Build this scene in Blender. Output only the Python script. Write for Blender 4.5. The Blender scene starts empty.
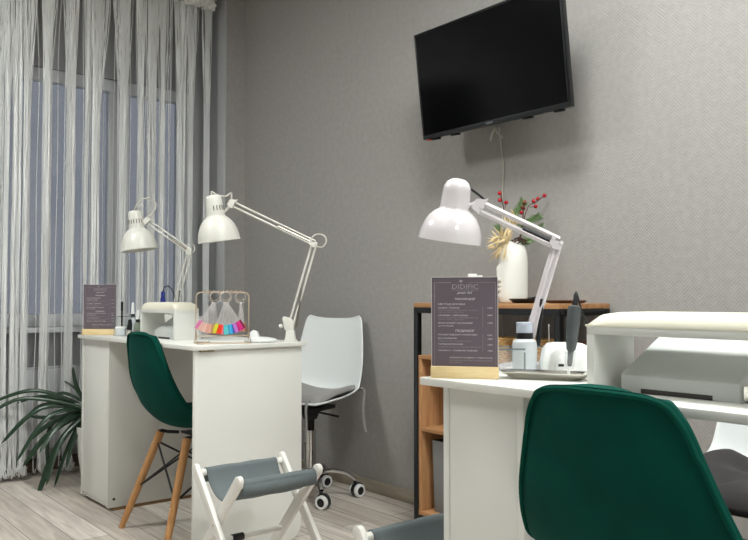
import bpy, bmesh, math, random
from mathutils import Vector, Matrix, Euler
random.seed(7)
PI = math.pi
sc = bpy.context.scene
COL = sc.collection
R = math.radians

# ------------------------------------------------------------------ materials
def lin(c):
    return tuple(((v/255)/12.92 if v/255 <= 0.04045 else ((v/255+0.055)/1.055)**2.4) for v in c)

def mat(name, rgb, rough=0.5, metal=0.0, spec=0.5, noise=0.0, nscale=20.0, bump=0.0, bscale=200.0,
        sheen=0.0, trans=0.0, ior=1.45, coat=0.0, stretch=None, sub=0.0):
    m = bpy.data.materials.new(name); m.use_nodes = True
    nt = m.node_tree; b = nt.nodes['Principled BSDF']
    col = (*lin(rgb), 1)
    b.inputs['Base Color'].default_value = col
    b.inputs['Roughness'].default_value = rough
    b.inputs['Metallic'].default_value = metal
    b.inputs['Specular IOR Level'].default_value = spec
    b.inputs['IOR'].default_value = ior
    b.inputs['Transmission Weight'].default_value = trans
    b.inputs['Coat Weight'].default_value = coat
    if sheen:
        b.inputs['Sheen Weight'].default_value = sheen
        b.inputs['Sheen Roughness'].default_value = 0.35
        b.inputs['Sheen Tint'].default_value = (*[min(1, v*3+.05) for v in lin(rgb)], 1)
    tc = nt.nodes.new('ShaderNodeTexCoord')
    src = tc.outputs['Object']
    if stretch:
        mp = nt.nodes.new('ShaderNodeMapping'); mp.inputs['Scale'].default_value = stretch
        nt.links.new(src, mp.inputs['Vector']); src = mp.outputs['Vector']
    if noise:
        n = nt.nodes.new('ShaderNodeTexNoise'); n.inputs['Scale'].default_value = nscale
        n.inputs['Detail'].default_value = 5
        nt.links.new(src, n.inputs['Vector'])
        mx = nt.nodes.new('ShaderNodeMix'); mx.data_type = 'RGBA'
        mx.inputs[6].default_value = (*[v*(1-noise) for v in col[:3]], 1)
        mx.inputs[7].default_value = (*[min(1, v*(1+noise)) for v in col[:3]], 1)
        nt.links.new(n.outputs['Fac'], mx.inputs[0])
        nt.links.new(mx.outputs[2], b.inputs['Base Color'])
    if bump:
        n2 = nt.nodes.new('ShaderNodeTexNoise'); n2.inputs['Scale'].default_value = bscale
        nt.links.new(src, n2.inputs['Vector'])
        bp = nt.nodes.new('ShaderNodeBump'); bp.inputs['Strength'].default_value = bump
        bp.inputs['Distance'].default_value = 0.002
        nt.links.new(n2.outputs['Fac'], bp.inputs['Height'])
        nt.links.new(bp.outputs['Normal'], b.inputs['Normal'])
    return m

def math_node(nt, op, a, b=None, c=None):
    n = nt.nodes.new('ShaderNodeMath'); n.operation = op
    for i, v in enumerate((a, b, c)):
        if v is None: continue
        if isinstance(v, (int, float)): n.inputs[i].default_value = v
        else: nt.links.new(v, n.inputs[i])
    return n.outputs[0]

def wallpaper(name, rgb, horiz):
    """vinyl wallpaper with an embossed herringbone weave"""
    m = mat(name, rgb, rough=0.62, spec=0.35)
    nt = m.node_tree; b = nt.nodes['Principled BSDF']
    tc = nt.nodes.new('ShaderNodeTexCoord')
    sp = nt.nodes.new('ShaderNodeSeparateXYZ'); nt.links.new(tc.outputs['Object'], sp.inputs[0])
    h = sp.outputs[horiz]; z = sp.outputs['Z']
    u = math_node(nt, 'DIVIDE', h, 0.052)
    fr = math_node(nt, 'FRACT', u)
    tri = math_node(nt, 'ABSOLUTE', math_node(nt, 'SUBTRACT', fr, 0.5))
    s = math_node(nt, 'ADD', math_node(nt, 'MULTIPLY', tri, 0.062), z)
    w = math_node(nt, 'SINE', math_node(nt, 'MULTIPLY', s, 2*PI/0.0125))
    n = nt.nodes.new('ShaderNodeTexNoise'); n.inputs['Scale'].default_value = 90; n.inputs['Detail'].default_value = 4
    nt.links.new(tc.outputs['Object'], n.inputs['Vector'])
    hh = math_node(nt, 'ADD', math_node(nt, 'MULTIPLY', w, 0.5), math_node(nt, 'MULTIPLY', n.outputs['Fac'], 1.6))
    bp = nt.nodes.new('ShaderNodeBump'); bp.inputs['Strength'].default_value = 0.28; bp.inputs['Distance'].default_value = 0.002
    nt.links.new(hh, bp.inputs['Height']); nt.links.new(bp.outputs['Normal'], b.inputs['Normal'])
    n2 = nt.nodes.new('ShaderNodeTexNoise'); n2.inputs['Scale'].default_value = 45; n2.inputs['Detail'].default_value = 6
    nt.links.new(tc.outputs['Object'], n2.inputs['Vector'])
    f = math_node(nt, 'ADD', math_node(nt, "MULTIPLY", w, 0.11), n2.outputs['Fac'])
    mx = nt.nodes.new('ShaderNodeMix'); mx.data_type = 'RGBA'
    c = lin(rgb)
    mx.inputs[6].default_value = (*[v*0.86 for v in c], 1); mx.inputs[7].default_value = (*[v*1.13 for v in c], 1)
    nt.links.new(f, mx.inputs[0]); nt.links.new(mx.outputs[2], b.inputs['Base Color'])
    return m

def laminate(name):
    m = mat(name, (170,160,152), rough=0.42, spec=0.4)
    nt = m.node_tree; b = nt.nodes['Principled BSDF']
    tc = nt.nodes.new('ShaderNodeTexCoord')
    mp = nt.nodes.new('ShaderNodeMapping'); mp.inputs['Rotation'].default_value = (0,0,PI/2)
    nt.links.new(tc.outputs['Object'], mp.inputs['Vector'])
    br = nt.nodes.new('ShaderNodeTexBrick')
    br.inputs['Scale'].default_value = 1.0; br.inputs['Brick Width'].default_value = 1.29
    br.inputs['Row Height'].default_value = 0.128; br.inputs['Mortar Size'].default_value = 0.0016
    br.inputs['Mortar Smooth'].default_value = 0.2; br.offset = 0.37
    br.inputs['Color1'].default_value = (*lin((222,214,206)),1); br.inputs['Color2'].default_value = (*lin((188,178,168)),1)
    br.inputs['Mortar'].default_value = (*lin((96,88,82)),1)
    nt.links.new(mp.outputs['Vector'], br.inputs['Vector'])
    mp2 = nt.nodes.new('ShaderNodeMapping'); mp2.inputs['Scale'].default_value = (26, 1.6, 1)
    nt.links.new(tc.outputs['Object'], mp2.inputs['Vector'])
    n = nt.nodes.new('ShaderNodeTexNoise'); n.inputs['Scale'].default_value = 1.6; n.inputs['Detail'].default_value = 8
    n.inputs['Roughness'].default_value = 0.65; n.inputs['Distortion'].default_value = 0.6
    nt.links.new(mp2.outputs['Vector'], n.inputs['Vector'])
    cr = nt.nodes.new('ShaderNodeValToRGB')
    cr.color_ramp.elements[0].position = 0.3; cr.color_ramp.elements[0].color = (0.62,0.60,0.58,1)
    cr.color_ramp.elements[1].position = 0.68; cr.color_ramp.elements[1].color = (1.28,1.28,1.28,1)
    nt.links.new(n.outputs['Fac'], cr.inputs[0])
    mx = nt.nodes.new('ShaderNodeMix'); mx.data_type = 'RGBA'; mx.blend_type = 'MULTIPLY'; mx.inputs[0].default_value = 0.85
    nt.links.new(br.outputs['Color'], mx.inputs[6]); nt.links.new(cr.outputs['Color'], mx.inputs[7])
    nt.links.new(mx.outputs[2], b.inputs['Base Color'])
    bp = nt.nodes.new('ShaderNodeBump'); bp.inputs['Strength'].default_value = 0.12; bp.inputs['Distance'].default_value = 0.002
    nt.links.new(n.outputs['Fac'], bp.inputs['Height']); nt.links.new(bp.outputs['Normal'], b.inputs['Normal'])
    return m

def wood(name, c1, c2, scale=(3, 30, 30), rough=0.5):
    m = mat(name, c1, rough=rough, spec=0.35)
    nt = m.node_tree; b = nt.nodes['Principled BSDF']
    tc = nt.nodes.new('ShaderNodeTexCoord')
    mp = nt.nodes.new('ShaderNodeMapping'); mp.inputs['Scale'].default_value = scale
    nt.links.new(tc.outputs['Object'], mp.inputs['Vector'])
    n = nt.nodes.new('ShaderNodeTexNoise'); n.inputs['Scale'].default_value = 1.5; n.inputs['Detail'].default_value = 7
    n.inputs['Distortion'].default_value = 0.8
    nt.links.new(mp.outputs['Vector'], n.inputs['Vector'])
    cr = nt.nodes.new('ShaderNodeValToRGB')
    cr.color_ramp.elements[0].position = 0.3; cr.color_ramp.elements[0].color = (*lin(c2),1)
    cr.color_ramp.elements[1].position = 0.7; cr.color_ramp.elements[1].color = (*lin(c1),1)
    nt.links.new(n.outputs['Fac'], cr.inputs[0]); nt.links.new(cr.outputs['Color'], b.inputs['Base Color'])
    return m

def clear(name, rgb, opacity=0.3, rough=0.08):
    """thin clear plastic or glass: mostly lets light straight through, with a glossy skin"""
    m = bpy.data.materials.new(name); m.use_nodes = True
    nt = m.node_tree; b = nt.nodes['Principled BSDF']
    b.inputs['Base Color'].default_value = (*lin(rgb),1); b.inputs['Roughness'].default_value = rough
    b.inputs['Alpha'].default_value = opacity
    return m

def emit(name, rgb, strength):
    m = bpy.data.materials.new(name); m.use_nodes = True
    nt = m.node_tree; b = nt.nodes['Principled BSDF']
    b.inputs['Base Color'].default_value = (0.8,0.8,0.8,1)
    b.inputs['Emission Color'].default_value = (*rgb,1); b.inputs['Emission Strength'].default_value = strength
    return m

M = {}
M['wallpaper_x'] = wallpaper('grey_wallpaper_right', (160,157,154), 'Y')
M['wallpaper_y'] = wallpaper('grey_wallpaper_window', (160,157,154), 'X')
M['plaster'] = mat('light_plaster', (176,177,178), 0.8, bump=0.1, bscale=120)
M['ceiling'] = mat('white_ceiling', (222,220,216), 0.9, bump=0.05)
M['floor'] = laminate('grey_laminate')
M['skirt'] = wood('beige_skirting', (176,166,150), (150,140,124), (20,3,20))
M['skirt_dark'] = wood('brown_skirting', (112,98,84), (84,72,60), (3,20,20))
M['pvc'] = mat('white_pvc', (226,228,230), 0.3, noise=0.02)
M['radiator'] = mat('radiator_enamel', (216,218,220), 0.35, noise=0.02)
M['string'] = mat('silvery_thread', (248,249,249), 0.7, spec=0.5, noise=0.06, nscale=60, stretch=(1,1,0.6))
_b = M['string'].node_tree.nodes['Principled BSDF']; _b.inputs['Sheen Weight'].default_value = 1.0; _b.inputs['Sheen Roughness'].default_value = 0.6; _b.inputs['Metallic'].default_value = 0.35; _b.inputs['Roughness'].default_value = 0.5
M['ruffle'] = mat('white_ruffled_fabric', (232,230,226), 0.8, bump=0.3, bscale=60)
M['desk'] = mat('white_laminate', (226,226,221), 0.38, spec=0.4, noise=0.015, nscale=8)
M['chip'] = mat('raw_chipboard', (140,112,76), 0.8, noise=0.25, nscale=120)
M['bracket'] = mat('zinc_bracket', (168,150,118), 0.35, metal=1.0)
M['velvet'] = mat('green_velvet', (2,60,51), 0.8, spec=0.1, noise=0.75, nscale=6, bump=0.25, bscale=350, sheen=0.22)
M['velvet_pipe'] = mat('green_velvet_piping', (2,66,54), 0.8, spec=0.1, noise=0.2, nscale=60, sheen=0.22)
M['beech'] = wood('beech_wood', (196,148,98), (172,122,76), (40,40,4), 0.45)
M['black_metal'] = mat('black_metal', (22,23,25), 0.45, noise=0.15, nscale=40, spec=0.4)
M['white_plastic'] = mat('white_plastic', (232,234,233), 0.32, noise=0.01)
M['shell_plastic'] = mat('white_shell_plastic', (222,226,226), 0.4, noise=0.01)
M['grey_cushion'] = mat('grey_leatherette', (142,140,138), 0.6, noise=0.08, nscale=30, bump=0.2)
M['dark_cushion'] = mat('dark_grey_velour', (46,43,44), 0.85, noise=0.15, nscale=25, bump=0.3, sheen=0.08)
M['chrome'] = mat('chrome', (205,205,205), 0.12, metal=1.0, noise=0.02)
M['black_plastic'] = mat('black_plastic', (18,19,21), 0.4, noise=0.1)
M['white_wood'] = mat('white_painted_wood', (232,230,224), 0.45, noise=0.025, nscale=25)
M['sling'] = mat('blue_grey_canvas', (104,113,115), 0.85, noise=0.08, nscale=160, bump=0.3, bscale=500)
M['lamp_white'] = mat('white_lamp_enamel', (216,215,208), 0.3, noise=0.01)
M['lamp_gloss'] = mat('glossy_white_lamp', (212,206,209), 0.12, noise=0.01, coat=0.4)
M['spring'] = mat('spring_steel', (150,146,136), 0.35, metal=1.0, noise=0.05)
M['spring_dark'] = mat('dark_spring', (46,46,48), 0.4, metal=0.6, noise=0.1)
M['bulb'] = mat('opal_bulb', (236,234,228), 0.2, noise=0.01)
M['cream'] = mat('cream_leatherette', (236,232,214), 0.38, noise=0.03, nscale=12, bump=0.08)
M['dust'] = mat('white_powder_coat', (208,211,209), 0.35, noise=0.015)
M['dark_slot'] = mat('dark_recess', (62,58,56), 0.7, noise=0.1)
M['vent'] = mat('shaded_vent', (112,110,104), 0.7, noise=0.05)
M['menu'] = mat('mauve_grey_print', (101,92,100), 0.28, spec=0.5, noise=0.03, nscale=6)
M['ink'] = mat('white_print', (216,210,212), 0.4, noise=0.02)
M['ink_faint'] = mat('pale_print', (158,150,156), 0.4, noise=0.02)
M['ash'] = wood('pale_ash_wood', (232,210,164), (220,194,142), (8,60,60))
M['acrylic'] = clear('clear_acrylic', (206,214,216), 0.1)
M['acrylic_edge'] = clear('clear_acrylic_edge', (122,132,135), 0.8)
M['frost'] = clear('frosted_bottle', (222,228,232), 0.72, 0.25)
M['frost_cap'] = clear('clear_cap', (214,222,238), 0.6, 0.15)
M['swatch'] = clear('clear_nail_swatch', (222,216,216), 0.22)
M['steel'] = mat('steel', (222,219,212), 0.2, metal=1.0, noise=0.08, nscale=30)
M['gold'] = mat('brushed_gold_wire', (226,206,182), 0.3, metal=0.8, noise=0.05)
M['oak'] = wood('oak_board', (184,140,98), (156,110,72), (40,3,40))
M['oak_v'] = wood('oak_panel', (186,142,100), (160,114,76), (30,30,3))
M['bin'] = mat('grey_felt', (118,118,118), 0.9, noise=0.1, nscale=90, bump=0.3)
M['ceramic'] = mat('white_ceramic', (236,236,230), 0.14, noise=0.015, coat=0.3)
M['wicker'] = mat('woven_straw', (206,168,112), 0.7, noise=0.3, nscale=90)
M['brown_box'] = wood('dark_brown_wood', (104,68,48), (78,48,34), (3,30,30))
M['berry'] = mat('red_berry', (168,22,34), 0.22, noise=0.1, nscale=50)
M['twig'] = mat('brown_twig', (84,58,48), 0.7, noise=0.2, nscale=80)
M['pine'] = mat('pine_green', (96,122,76), 0.6, noise=0.25, nscale=60)
M['goldleaf'] = mat('dried_gold_leaf', (216,194,150), 0.45, noise=0.22, nscale=50)
M['cone'] = mat('brown_cone', (74,46,38), 0.6, noise=0.3, nscale=70)
M['leaf'] = mat('dark_green_leaf', (30,56,36), 0.32, noise=0.3, nscale=14, coat=0.2)
M['leaf_tip'] = mat('yellow_green_leaf_tip', (120,140,60), 0.4, noise=0.15, nscale=30)
M['soil'] = mat('dark_soil', (52,42,36), 0.95, noise=0.3, nscale=60, bump=0.6, bscale=90)
M['pot'] = mat('white_pot', (222,222,218), 0.4, noise=0.02)
M['tv_black'] = mat('tv_casing', (24,26,28), 0.38, noise=0.05)
M['screen'] = mat('tv_screen', (4,4,5), 0.14, spec=0.25, noise=0.05)
M['logo'] = mat('silver_logo', (176,178,180), 0.35, metal=0.3, noise=0.02)
M['red'] = mat('red_tag', (200,70,54), 0.5, noise=0.05)
M['cable_white'] = mat('white_cable', (196,192,184), 0.5, noise=0.03)
M['cable_black'] = mat('black_cable', (24,24,26), 0.5, noise=0.05)
M['blue'] = mat('blue_plastic', (30,44,128), 0.3, noise=0.05)
M['grey_tool'] = mat('grey_rubber', (74,79,81), 0.5, noise=0.06, nscale=40)
M['green_glass'] = clear('greenish_bottle', (150,160,140), 0.7, 0.15)
M['light_panel'] = emit('lit_diffuser', (0.97,1.0,0.965), 39.5)
M['glass'] = None
def glass_pane():
    m = bpy.data.materials.new('window_glass'); m.use_nodes = True
    nt = m.node_tree; nt.nodes.clear()
    o = nt.nodes.new('ShaderNodeOutputMaterial'); t = nt.nodes.new('ShaderNodeBsdfTransparent')
    t.inputs['Color'].default_value = (0.93,0.95,0.96,1)
    g = nt.nodes.new('ShaderNodeBsdfGlossy'); g.inputs['Roughness'].default_value = 0.02
    mx = nt.nodes.new('ShaderNodeMixShader'); fr = nt.nodes.new('ShaderNodeFresnel'); fr.inputs['IOR'].default_value = 1.5
    nt.links.new(fr.outputs[0], mx.inputs[0]); nt.links.new(t.outputs[0], mx.inputs[1]); nt.links.new(g.outputs[0], mx.inputs[2])
    nt.links.new(mx.outputs[0], o.inputs['Surface'])
    return m
M['glass'] = glass_pane()

# ------------------------------------------------------------------ mesh builder
class MB:
    def __init__(s): s.bm = bmesh.new(); s.mi = 0; s.tr = Matrix()
    def m(s, i): s.mi = i; return s
    def _v(s, p): return s.bm.verts.new(s.tr @ Vector(p))
    def face(s, vs):
        try:
            f = s.bm.faces.new(vs); f.material_index = s.mi; f.smooth = True; return f
        except ValueError: return None
    def box(s, c, d, rot=None):
        c = Vector(c); d = Vector(d)/2
        r = Euler(rot).to_matrix() if rot else Matrix.Identity(3)
        v = [s._v(c + r @ Vector((x*d.x, y*d.y, z*d.z))) for z in (-1,1) for y in (-1,1) for x in (-1,1)]
        for q in ((0,2,3,1),(4,5,7,6),(0,1,5,4),(2,6,7,3),(0,4,6,2),(1,3,7,5)): s.face([v[i] for i in q])
        return s
    def bb(s, a, b):
        a = Vector(a); b = Vector(b)
        return s.box((a+b)/2, (abs(b.x-a.x), abs(b.y-a.y), abs(b.z-a.z)))
    def loft(s, rings, cap0=True, cap1=True, closed=True):
        vr = [[s._v(p) for p in ring] for ring in rings]
        n = len(vr[0])
        for a, b in zip(vr, vr[1:]):
            for i in range(n if closed else n-1):
                j = (i+1) % n
                s.face([a[i], a[j], b[j], b[i]])
        if cap0 and closed: s.face(list(reversed(vr[0])))
        if cap1 and closed: s.face(vr[-1])
        return vr
    def tube(s, pts, r, seg=8, cap=True, squash=None):
        pts = [Vector(p) for p in pts]
        rs = r if isinstance(r, (list, tuple)) else [r]*len(pts)
        rings = []; ref = None
        for i, p in enumerate(pts):
            t = (pts[min(i+1, len(pts)-1)] - pts[max(i-1, 0)]).normalized()
            if ref is None:
                ref = Vector((0,0,1)) if abs(t.z) < 0.9 else Vector((1,0,0))
            u = (ref - t*ref.dot(t))
            u = u.normalized() if u.length > 1e-6 else t.orthogonal().normalized()
            w = t.cross(u); ref = u
            a = squash or 1
            rings.append([p + (u*math.cos(k*2*PI/seg)*a + w*math.sin(k*2*PI/seg))*rs[i] for k in range(seg)])
        s.loft(rings, cap, cap); return s
    def ring(s, c, rad, r, axis=(0,0,1), seg=24, tseg=6, a0=0, a1=2*PI):
        c = Vector(c); ax = Vector(axis).normalized(); u = ax.orthogonal().normalized(); w = ax.cross(u)
        full = abs(a1-a0-2*PI) < 1e-6
        n = seg
        rings = []
        for i in range(n + (0 if full else 1)):
            a = a0 + (a1-a0)*i/n
            d = u*math.cos(a) + w*math.sin(a)
            rings.append([c + d*(rad + r*math.cos(k*2*PI/tseg)) + ax*r*math.sin(k*2*PI/tseg) for k in range(tseg)])
        if full: rings.append(rings[0])
        vr = [[s._v(p) for p in rg] for rg in (rings[:-1] if full else rings)]
        if full: vr.append(vr[0])
        for a, b in zip(vr, vr[1:]):
            for i in range(tseg):
                j = (i+1) % tseg; s.face([a[i], b[i], b[j], a[j]])
        return s
    def lathe(s, prof, seg=32, c=(0,0,0), axis=(0,0,1), cap0=True, cap1=True, sx=1, sy=1):
        c = Vector(c); q = Vector((0,0,1)).rotation_difference(Vector(axis).normalized())
        rings = [[c + q @ Vector((max(r,1e-5)*sx*math.cos(k*2*PI/seg), max(r,1e-5)*sy*math.sin(k*2*PI/seg), z)) for k in range(seg)] for r, z in prof]
        s.loft(rings, cap0, cap1); return s
    def cyl(s, p0, p1, r0, r1=None, seg=16):
        return s.tube([p0, p1], [r0, r0 if r1 is None else r1], seg)
    def ball(s, c, r, seg=12, sz=1):
        n = seg//2
        prof = [(r*math.sin(PI*i/n), -r*math.cos(PI*i/n)*sz) for i in range(n+1)]
        return s.lathe(prof, seg, c, cap0=False, cap1=False)
    def prism(s, pts, z0, z1, plane='xy'):
        def P(a, b, h):
            return {'xy':(a,b,h), 'xz':(a,h,b), 'yz':(h,a,b)}[plane]
        s.loft([[P(a,b,z0) for a,b in pts], [P(a,b,z1) for a,b in pts]]); return s
    def build(s, name, mats, parent=None, bevel=0, seg=2, angle=35, mods=None):
        if not isinstance(mats, (list, tuple)): mats = [mats]
        bm = s.bm
        bmesh.ops.remove_doubles(bm, verts=bm.verts, dist=1e-6)
        bmesh.ops.recalc_face_normals(bm, faces=bm.faces)
        if bevel:
            es = [e for e in bm.edges if len(e.link_faces) == 2 and e.calc_face_angle() > R(50)]
            bmesh.ops.bevel(bm, geom=es, offset=bevel, segments=seg, affect='EDGES', profile=0.5, clamp_overlap=True)
            for f in bm.faces: f.smooth = True
        for e in bm.edges:
            if len(e.link_faces) == 2 and e.calc_face_angle() > R(angle): e.smooth = False
        me = bpy.data.meshes.new(name); bm.to_mesh(me); bm.free()
        for mt in mats: me.materials.append(mt)
        o = bpy.data.objects.new(name, me); COL.objects.link(o)
        if parent: o.parent = parent
        for f in (mods or []): f(o)
        return o

def tag(o, label, cat, group=None, kind=None):
    o['label'] = label; o['category'] = cat
    if group: o['group'] = group
    if kind: o['kind'] = kind
    return o
def thing(name, label, cat, loc=(0,0,0), rz=0, group=None, rot=None):
    o = bpy.data.objects.new(name, None); COL.objects.link(o)
    o.empty_display_size = 0.1
    o.location = loc; o.rotation_euler = rot if rot else (0,0,rz)
    return tag(o, label, cat, group)
def struct(name, mb, m, bevel=0, parent=None):
    o = mb.build(name, m, parent, bevel)
    o['kind'] = 'structure'
    return o
def kids(o): return [c for c in bpy.data.objects if c.parent == o]
def dup(root, loc, rz, label, group=None):
    r = root.copy(); COL.objects.link(r); r.location = loc; r.rotation_euler = (0,0,rz); r['label'] = label
    if group: r['group'] = group
    for ch in kids(root):
        c = ch.copy(); COL.objects.link(c); c.parent = r
        for g in kids(ch):
            d = g.copy(); COL.objects.link(d); d.parent = c
    return r
def subsurf(n):
    def f(o):
        md = o.modifiers.new('smooth', 'SUBSURF'); md.levels = n; md.render_levels = n
    return f
def solid(t, off=0):
    def f(o):
        md = o.modifiers.new('thick', 'SOLIDIFY'); md.thickness = t; md.offset = off
    return f
def crom(pts, n):
    """Catmull-Rom through the points"""
    pts = [tuple(p) for p in pts]; out = []
    P = [pts[0]] + pts + [pts[-1]]
    for i in range(1, len(P)-2):
        for k in range(n):
            t = k/n; a, b, c, d = P[i-1], P[i], P[i+1], P[i+2]
            out.append(tuple(0.5*(2*b[j] + (c[j]-a[j])*t + (2*a[j]-5*b[j]+4*c[j]-d[j])*t*t + (3*b[j]-a[j]-3*c[j]+d[j])*t**3) for j in range(len(b))))
    out.append(pts[-1]); return out

# ------------------------------------------------------------------ camera
HCAM = 0.915
cam = bpy.data.cameras.new('camera'); co = bpy.data.objects.new('camera', cam); COL.objects.link(co)
cam.sensor_width = 36; cam.lens = 790/748*36; cam.clip_start = 0.02
co.location = (0, 0, HCAM)
YAW = 38.968
co.rotation_euler = (R(90+2.102), 0, R(-YAW))
sc.camera = co
VR = R(-YAW)      # a heading square to the view: local x runs to the photo's right

# ------------------------------------------------------------------ room shell
XR, YW, XN, YN, HC = 2.38, 4.184, 2.239, 4.42, 2.75
XL, YB = -2.0, -2.2
struct('floor', MB().bb((XL-.1,YB-.1,-.1),(XR+.1,YN+.25,0)), M['floor'])
struct('ceiling', MB().bb((XL-.1,YB-.1,HC),(XR+.1,YN+.25,HC+.1)), M['ceiling'])
struct('wall_right', MB().bb((XR,YB-.1,0),(XR+.1,YW+.001,HC)), M['wallpaper_x'])
struct('wall_left', MB().bb((XL-.1,YB-.1,0),(XL,YN+.2,HC)), M['plaster'])
struct('wall_back', MB().bb((XL,YB-.1,0),(XR,YB,HC)), M['plaster'])
struct('wall_pier', MB().bb((XN+.012,YW,0),(XR+.1,YN+.2,HC)), M['wallpaper_y'])
struct('trim_1', MB().bb((XN,YW-.004,0),(XN+.012,YN,HC)), M['plaster'], 0.002)     # plastered niche return with its corner bead
WX0, WX1, WZ0, WZ1 = -.6, 2.13, .765, 2.17
wb = MB()
wb.bb((XL,YN,0),(XN+.012,YN+.2,WZ0)).bb((XL,YN,WZ1),(XN+.012,YN+.2,HC))
wb.bb((XL,YN,WZ0),(WX0,YN+.2,WZ1)).bb((WX1,YN,WZ0),(XN+.012,YN+.2,WZ1))
struct('wall_window', wb, M['plaster'])
fr = MB()
y0, y1 = YN+.01, YN+.07
fr.bb((WX0,y0,WZ1-.07),(WX1,y1,WZ1)).bb((WX0,y0,WZ0),(WX1,y1,WZ0+.07))
for xa, xb in ((WX0,WX0+.07),(.30,.42),(1.64,1.76),(WX1-.07,WX1)): fr.bb((xa,y0+.001,WZ0+.07),(xb,y1-.001,WZ1-.07))
win = struct('window_1', fr, M['pvc'], 0.006)
pn = MB()
for xa, xb in ((WX0+.07,.30),(.42,1.64),(1.76,WX1-.07)): pn.bb((xa,y0+.025,WZ0+.07),(xb,y0+.031,WZ1-.07))
pn.build('pane', M['glass'], win)
struct('trim_2', MB().bb((XL,4.31,.738),(XN,YN+.01,.765)), M['pvc'], 0.006)          # window sill board
struct('baseboard_right', MB().bb((XR-.014,YB,0),(XR,YW,.058)), M['skirt'], 0.004)
struct('baseboard_window', MB().bb((XL,YN-.014,0),(XN,YN,.07)), M['skirt_dark'], 0.003)

# night sky outside
w = bpy.data.worlds.new('dusk'); sc.world = w; w.use_nodes = True
bg = w.node_tree.nodes['Background']; bg.inputs['Color'].default_value = (0.225,0.235,0.272,1); bg.inputs['Strength'].default_value = 1.0

# ------------------------------------------------------------------ ceiling lights
cl = thing('ceiling_light', 'square white ceiling light panel above the aisle by the near desk', 'ceiling light', (1.25,-.2,HC), 0, 'square ceiling light panels')
MB().bb((-.3,-.3,-.03),(.3,-.285,0)).bb((-.3,.285,-.03),(.3,.3,0)).bb((-.3,-.285,-.03),(-.285,.285,0)).bb((.285,-.285,-.03),(.3,.285,0)).build('frame', M['pvc'], cl)
MB().bb((-.285,-.285,-.024),(.285,.285,-.012)).build('diffuser', M['light_panel'], cl)
dup(cl, (1.3,1.3,HC), 0, 'square white ceiling light panel above the stretch between the two desks')
dup(cl, (-.05,3.1,HC), 0, 'added square white ceiling light panel to brighten the string curtain')  # added unseen panel, put in to brighten the curtain and the cabinet beside it
dup(cl, (.45,-1.6,HC), 0, 'square white ceiling light panel behind the camera near the back wall')

# ------------------------------------------------------------------ curtain, rail, radiator
YC = 4.25
rail = MB(); rail.bb((-1.2,YC-.012,2.71),(XN-.02,YC+.012,HC-.001))
tag(rail.build('curtain_rail', M['pvc'], None, 0.003), 'white curtain rail fixed to the ceiling above the string curtain', 'curtain rail')
cur = thing('string_curtain', 'floor length white string curtain hanging in front of the window', 'curtain', (0,YC,0))
bund = [(0.995,1.033),(1.037,1.061),(1.08,1.118),(1.132,1.156),(1.225,1.27),(1.346,1.392),(1.44,1.461),(1.477,1.52),(1.63,1.669),(1.738,1.761),(1.79,1.837),(1.867,1.891),(1.97,2.014),(2.039,2.064),(2.147,2.173)]
bund = [(.50,.53),(.56,.60),(.63,.65),(.69,.73),(.78,.80),(.83,.88),(.92,.95)] + bund
st = MB(); strands = []
for a, b in bund:
    n = int((b-a)/0.0009)
    for i in range(n):
        strands.append(((a+b)/2 + (b-a)*.88*(random.random()-.5), 1))
for i in range(50): strands.append((random.uniform(.5,2.185), 0))
mids = [(a+b)/2 for a, b in bund]
for i in range(230):                                          # strands spread along the rail that fall into the nearest bundle
    u = random.uniform(.5,2.185); strands.append((min(mids, key=lambda q: abs(q-u)) + random.uniform(-.014,.014), u))
strands.sort(key=lambda t: t[0])
N = len(strands)
for i, (x, k) in enumerate(strands):
    xt = k if isinstance(k, float) else min(2.185, max(.49, x + random.uniform(-.03,.03)))       # spread wider at the heading
    yb = random.uniform(-.018,.018); zb = random.uniform(.02,.07); ph = random.uniform(0,6.3); amp = random.uniform(.0,.004)
    merge = random.uniform(1.5,2.2)
    pts = []
    for j in range(17):
        z = 2.655 + (zb-2.655)*j/16
        t = min(1, max(0, (2.66-z)/(2.66-merge))); t = t*t*(3-2*t)
        wv = amp*math.sin(z*5+ph) + (random.uniform(-.012,.012) if j >= 15 else 0)
        low = max(0, (.9-z)/.9)
        pts.append((xt+(x-xt)*t + wv + low*random.uniform(-.006,.006), yb*(0.3+.7*t) + (random.uniform(-.01,.01) if j >= 14 else 0), z))
    if random.random() < .5:                                   # looped fringe end
        e = Vector(pts[-1]); pts += [tuple(e+Vector((.007,0,-.008))), tuple(e+Vector((.012,.003,.015)))]
    st.tube(pts, random.uniform(.0017,.0025), 3, cap=False)
so = st.build('strands', M['string'], cur); so['kind'] = 'stuff'
hd = MB()                                                     # gathered heading band with a bunched end
top = []; bot = []
for i in range(260):
    x = .5 + (2.2-.5)*i/259
    fold = .016*math.sin(i*1.5) + .006*math.sin(i*3.7)
    top.append((x, fold, 2.708)); bot.append((x + .004*math.sin(i*2.1), fold*1.3, 2.648+.008*math.sin(i*.7)))
hd.loft([top, bot], closed=False)
hd.build('heading', M['ruffle'], cur, mods=[solid(.003)])
bn = MB()
for k in range(11):
    u = k/10; x = 2.0+.17*u
    bn.tube([(x,-.03+.02*math.sin(k*2),2.70),(x+.012*math.sin(k),-.045,2.665),(x+.01,-.04+.015*math.sin(k*3),2.628+.02*u)], [.016,.02,.013], 7)
bn.build('bunched_end', M['ruffle'], cur)

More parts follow.
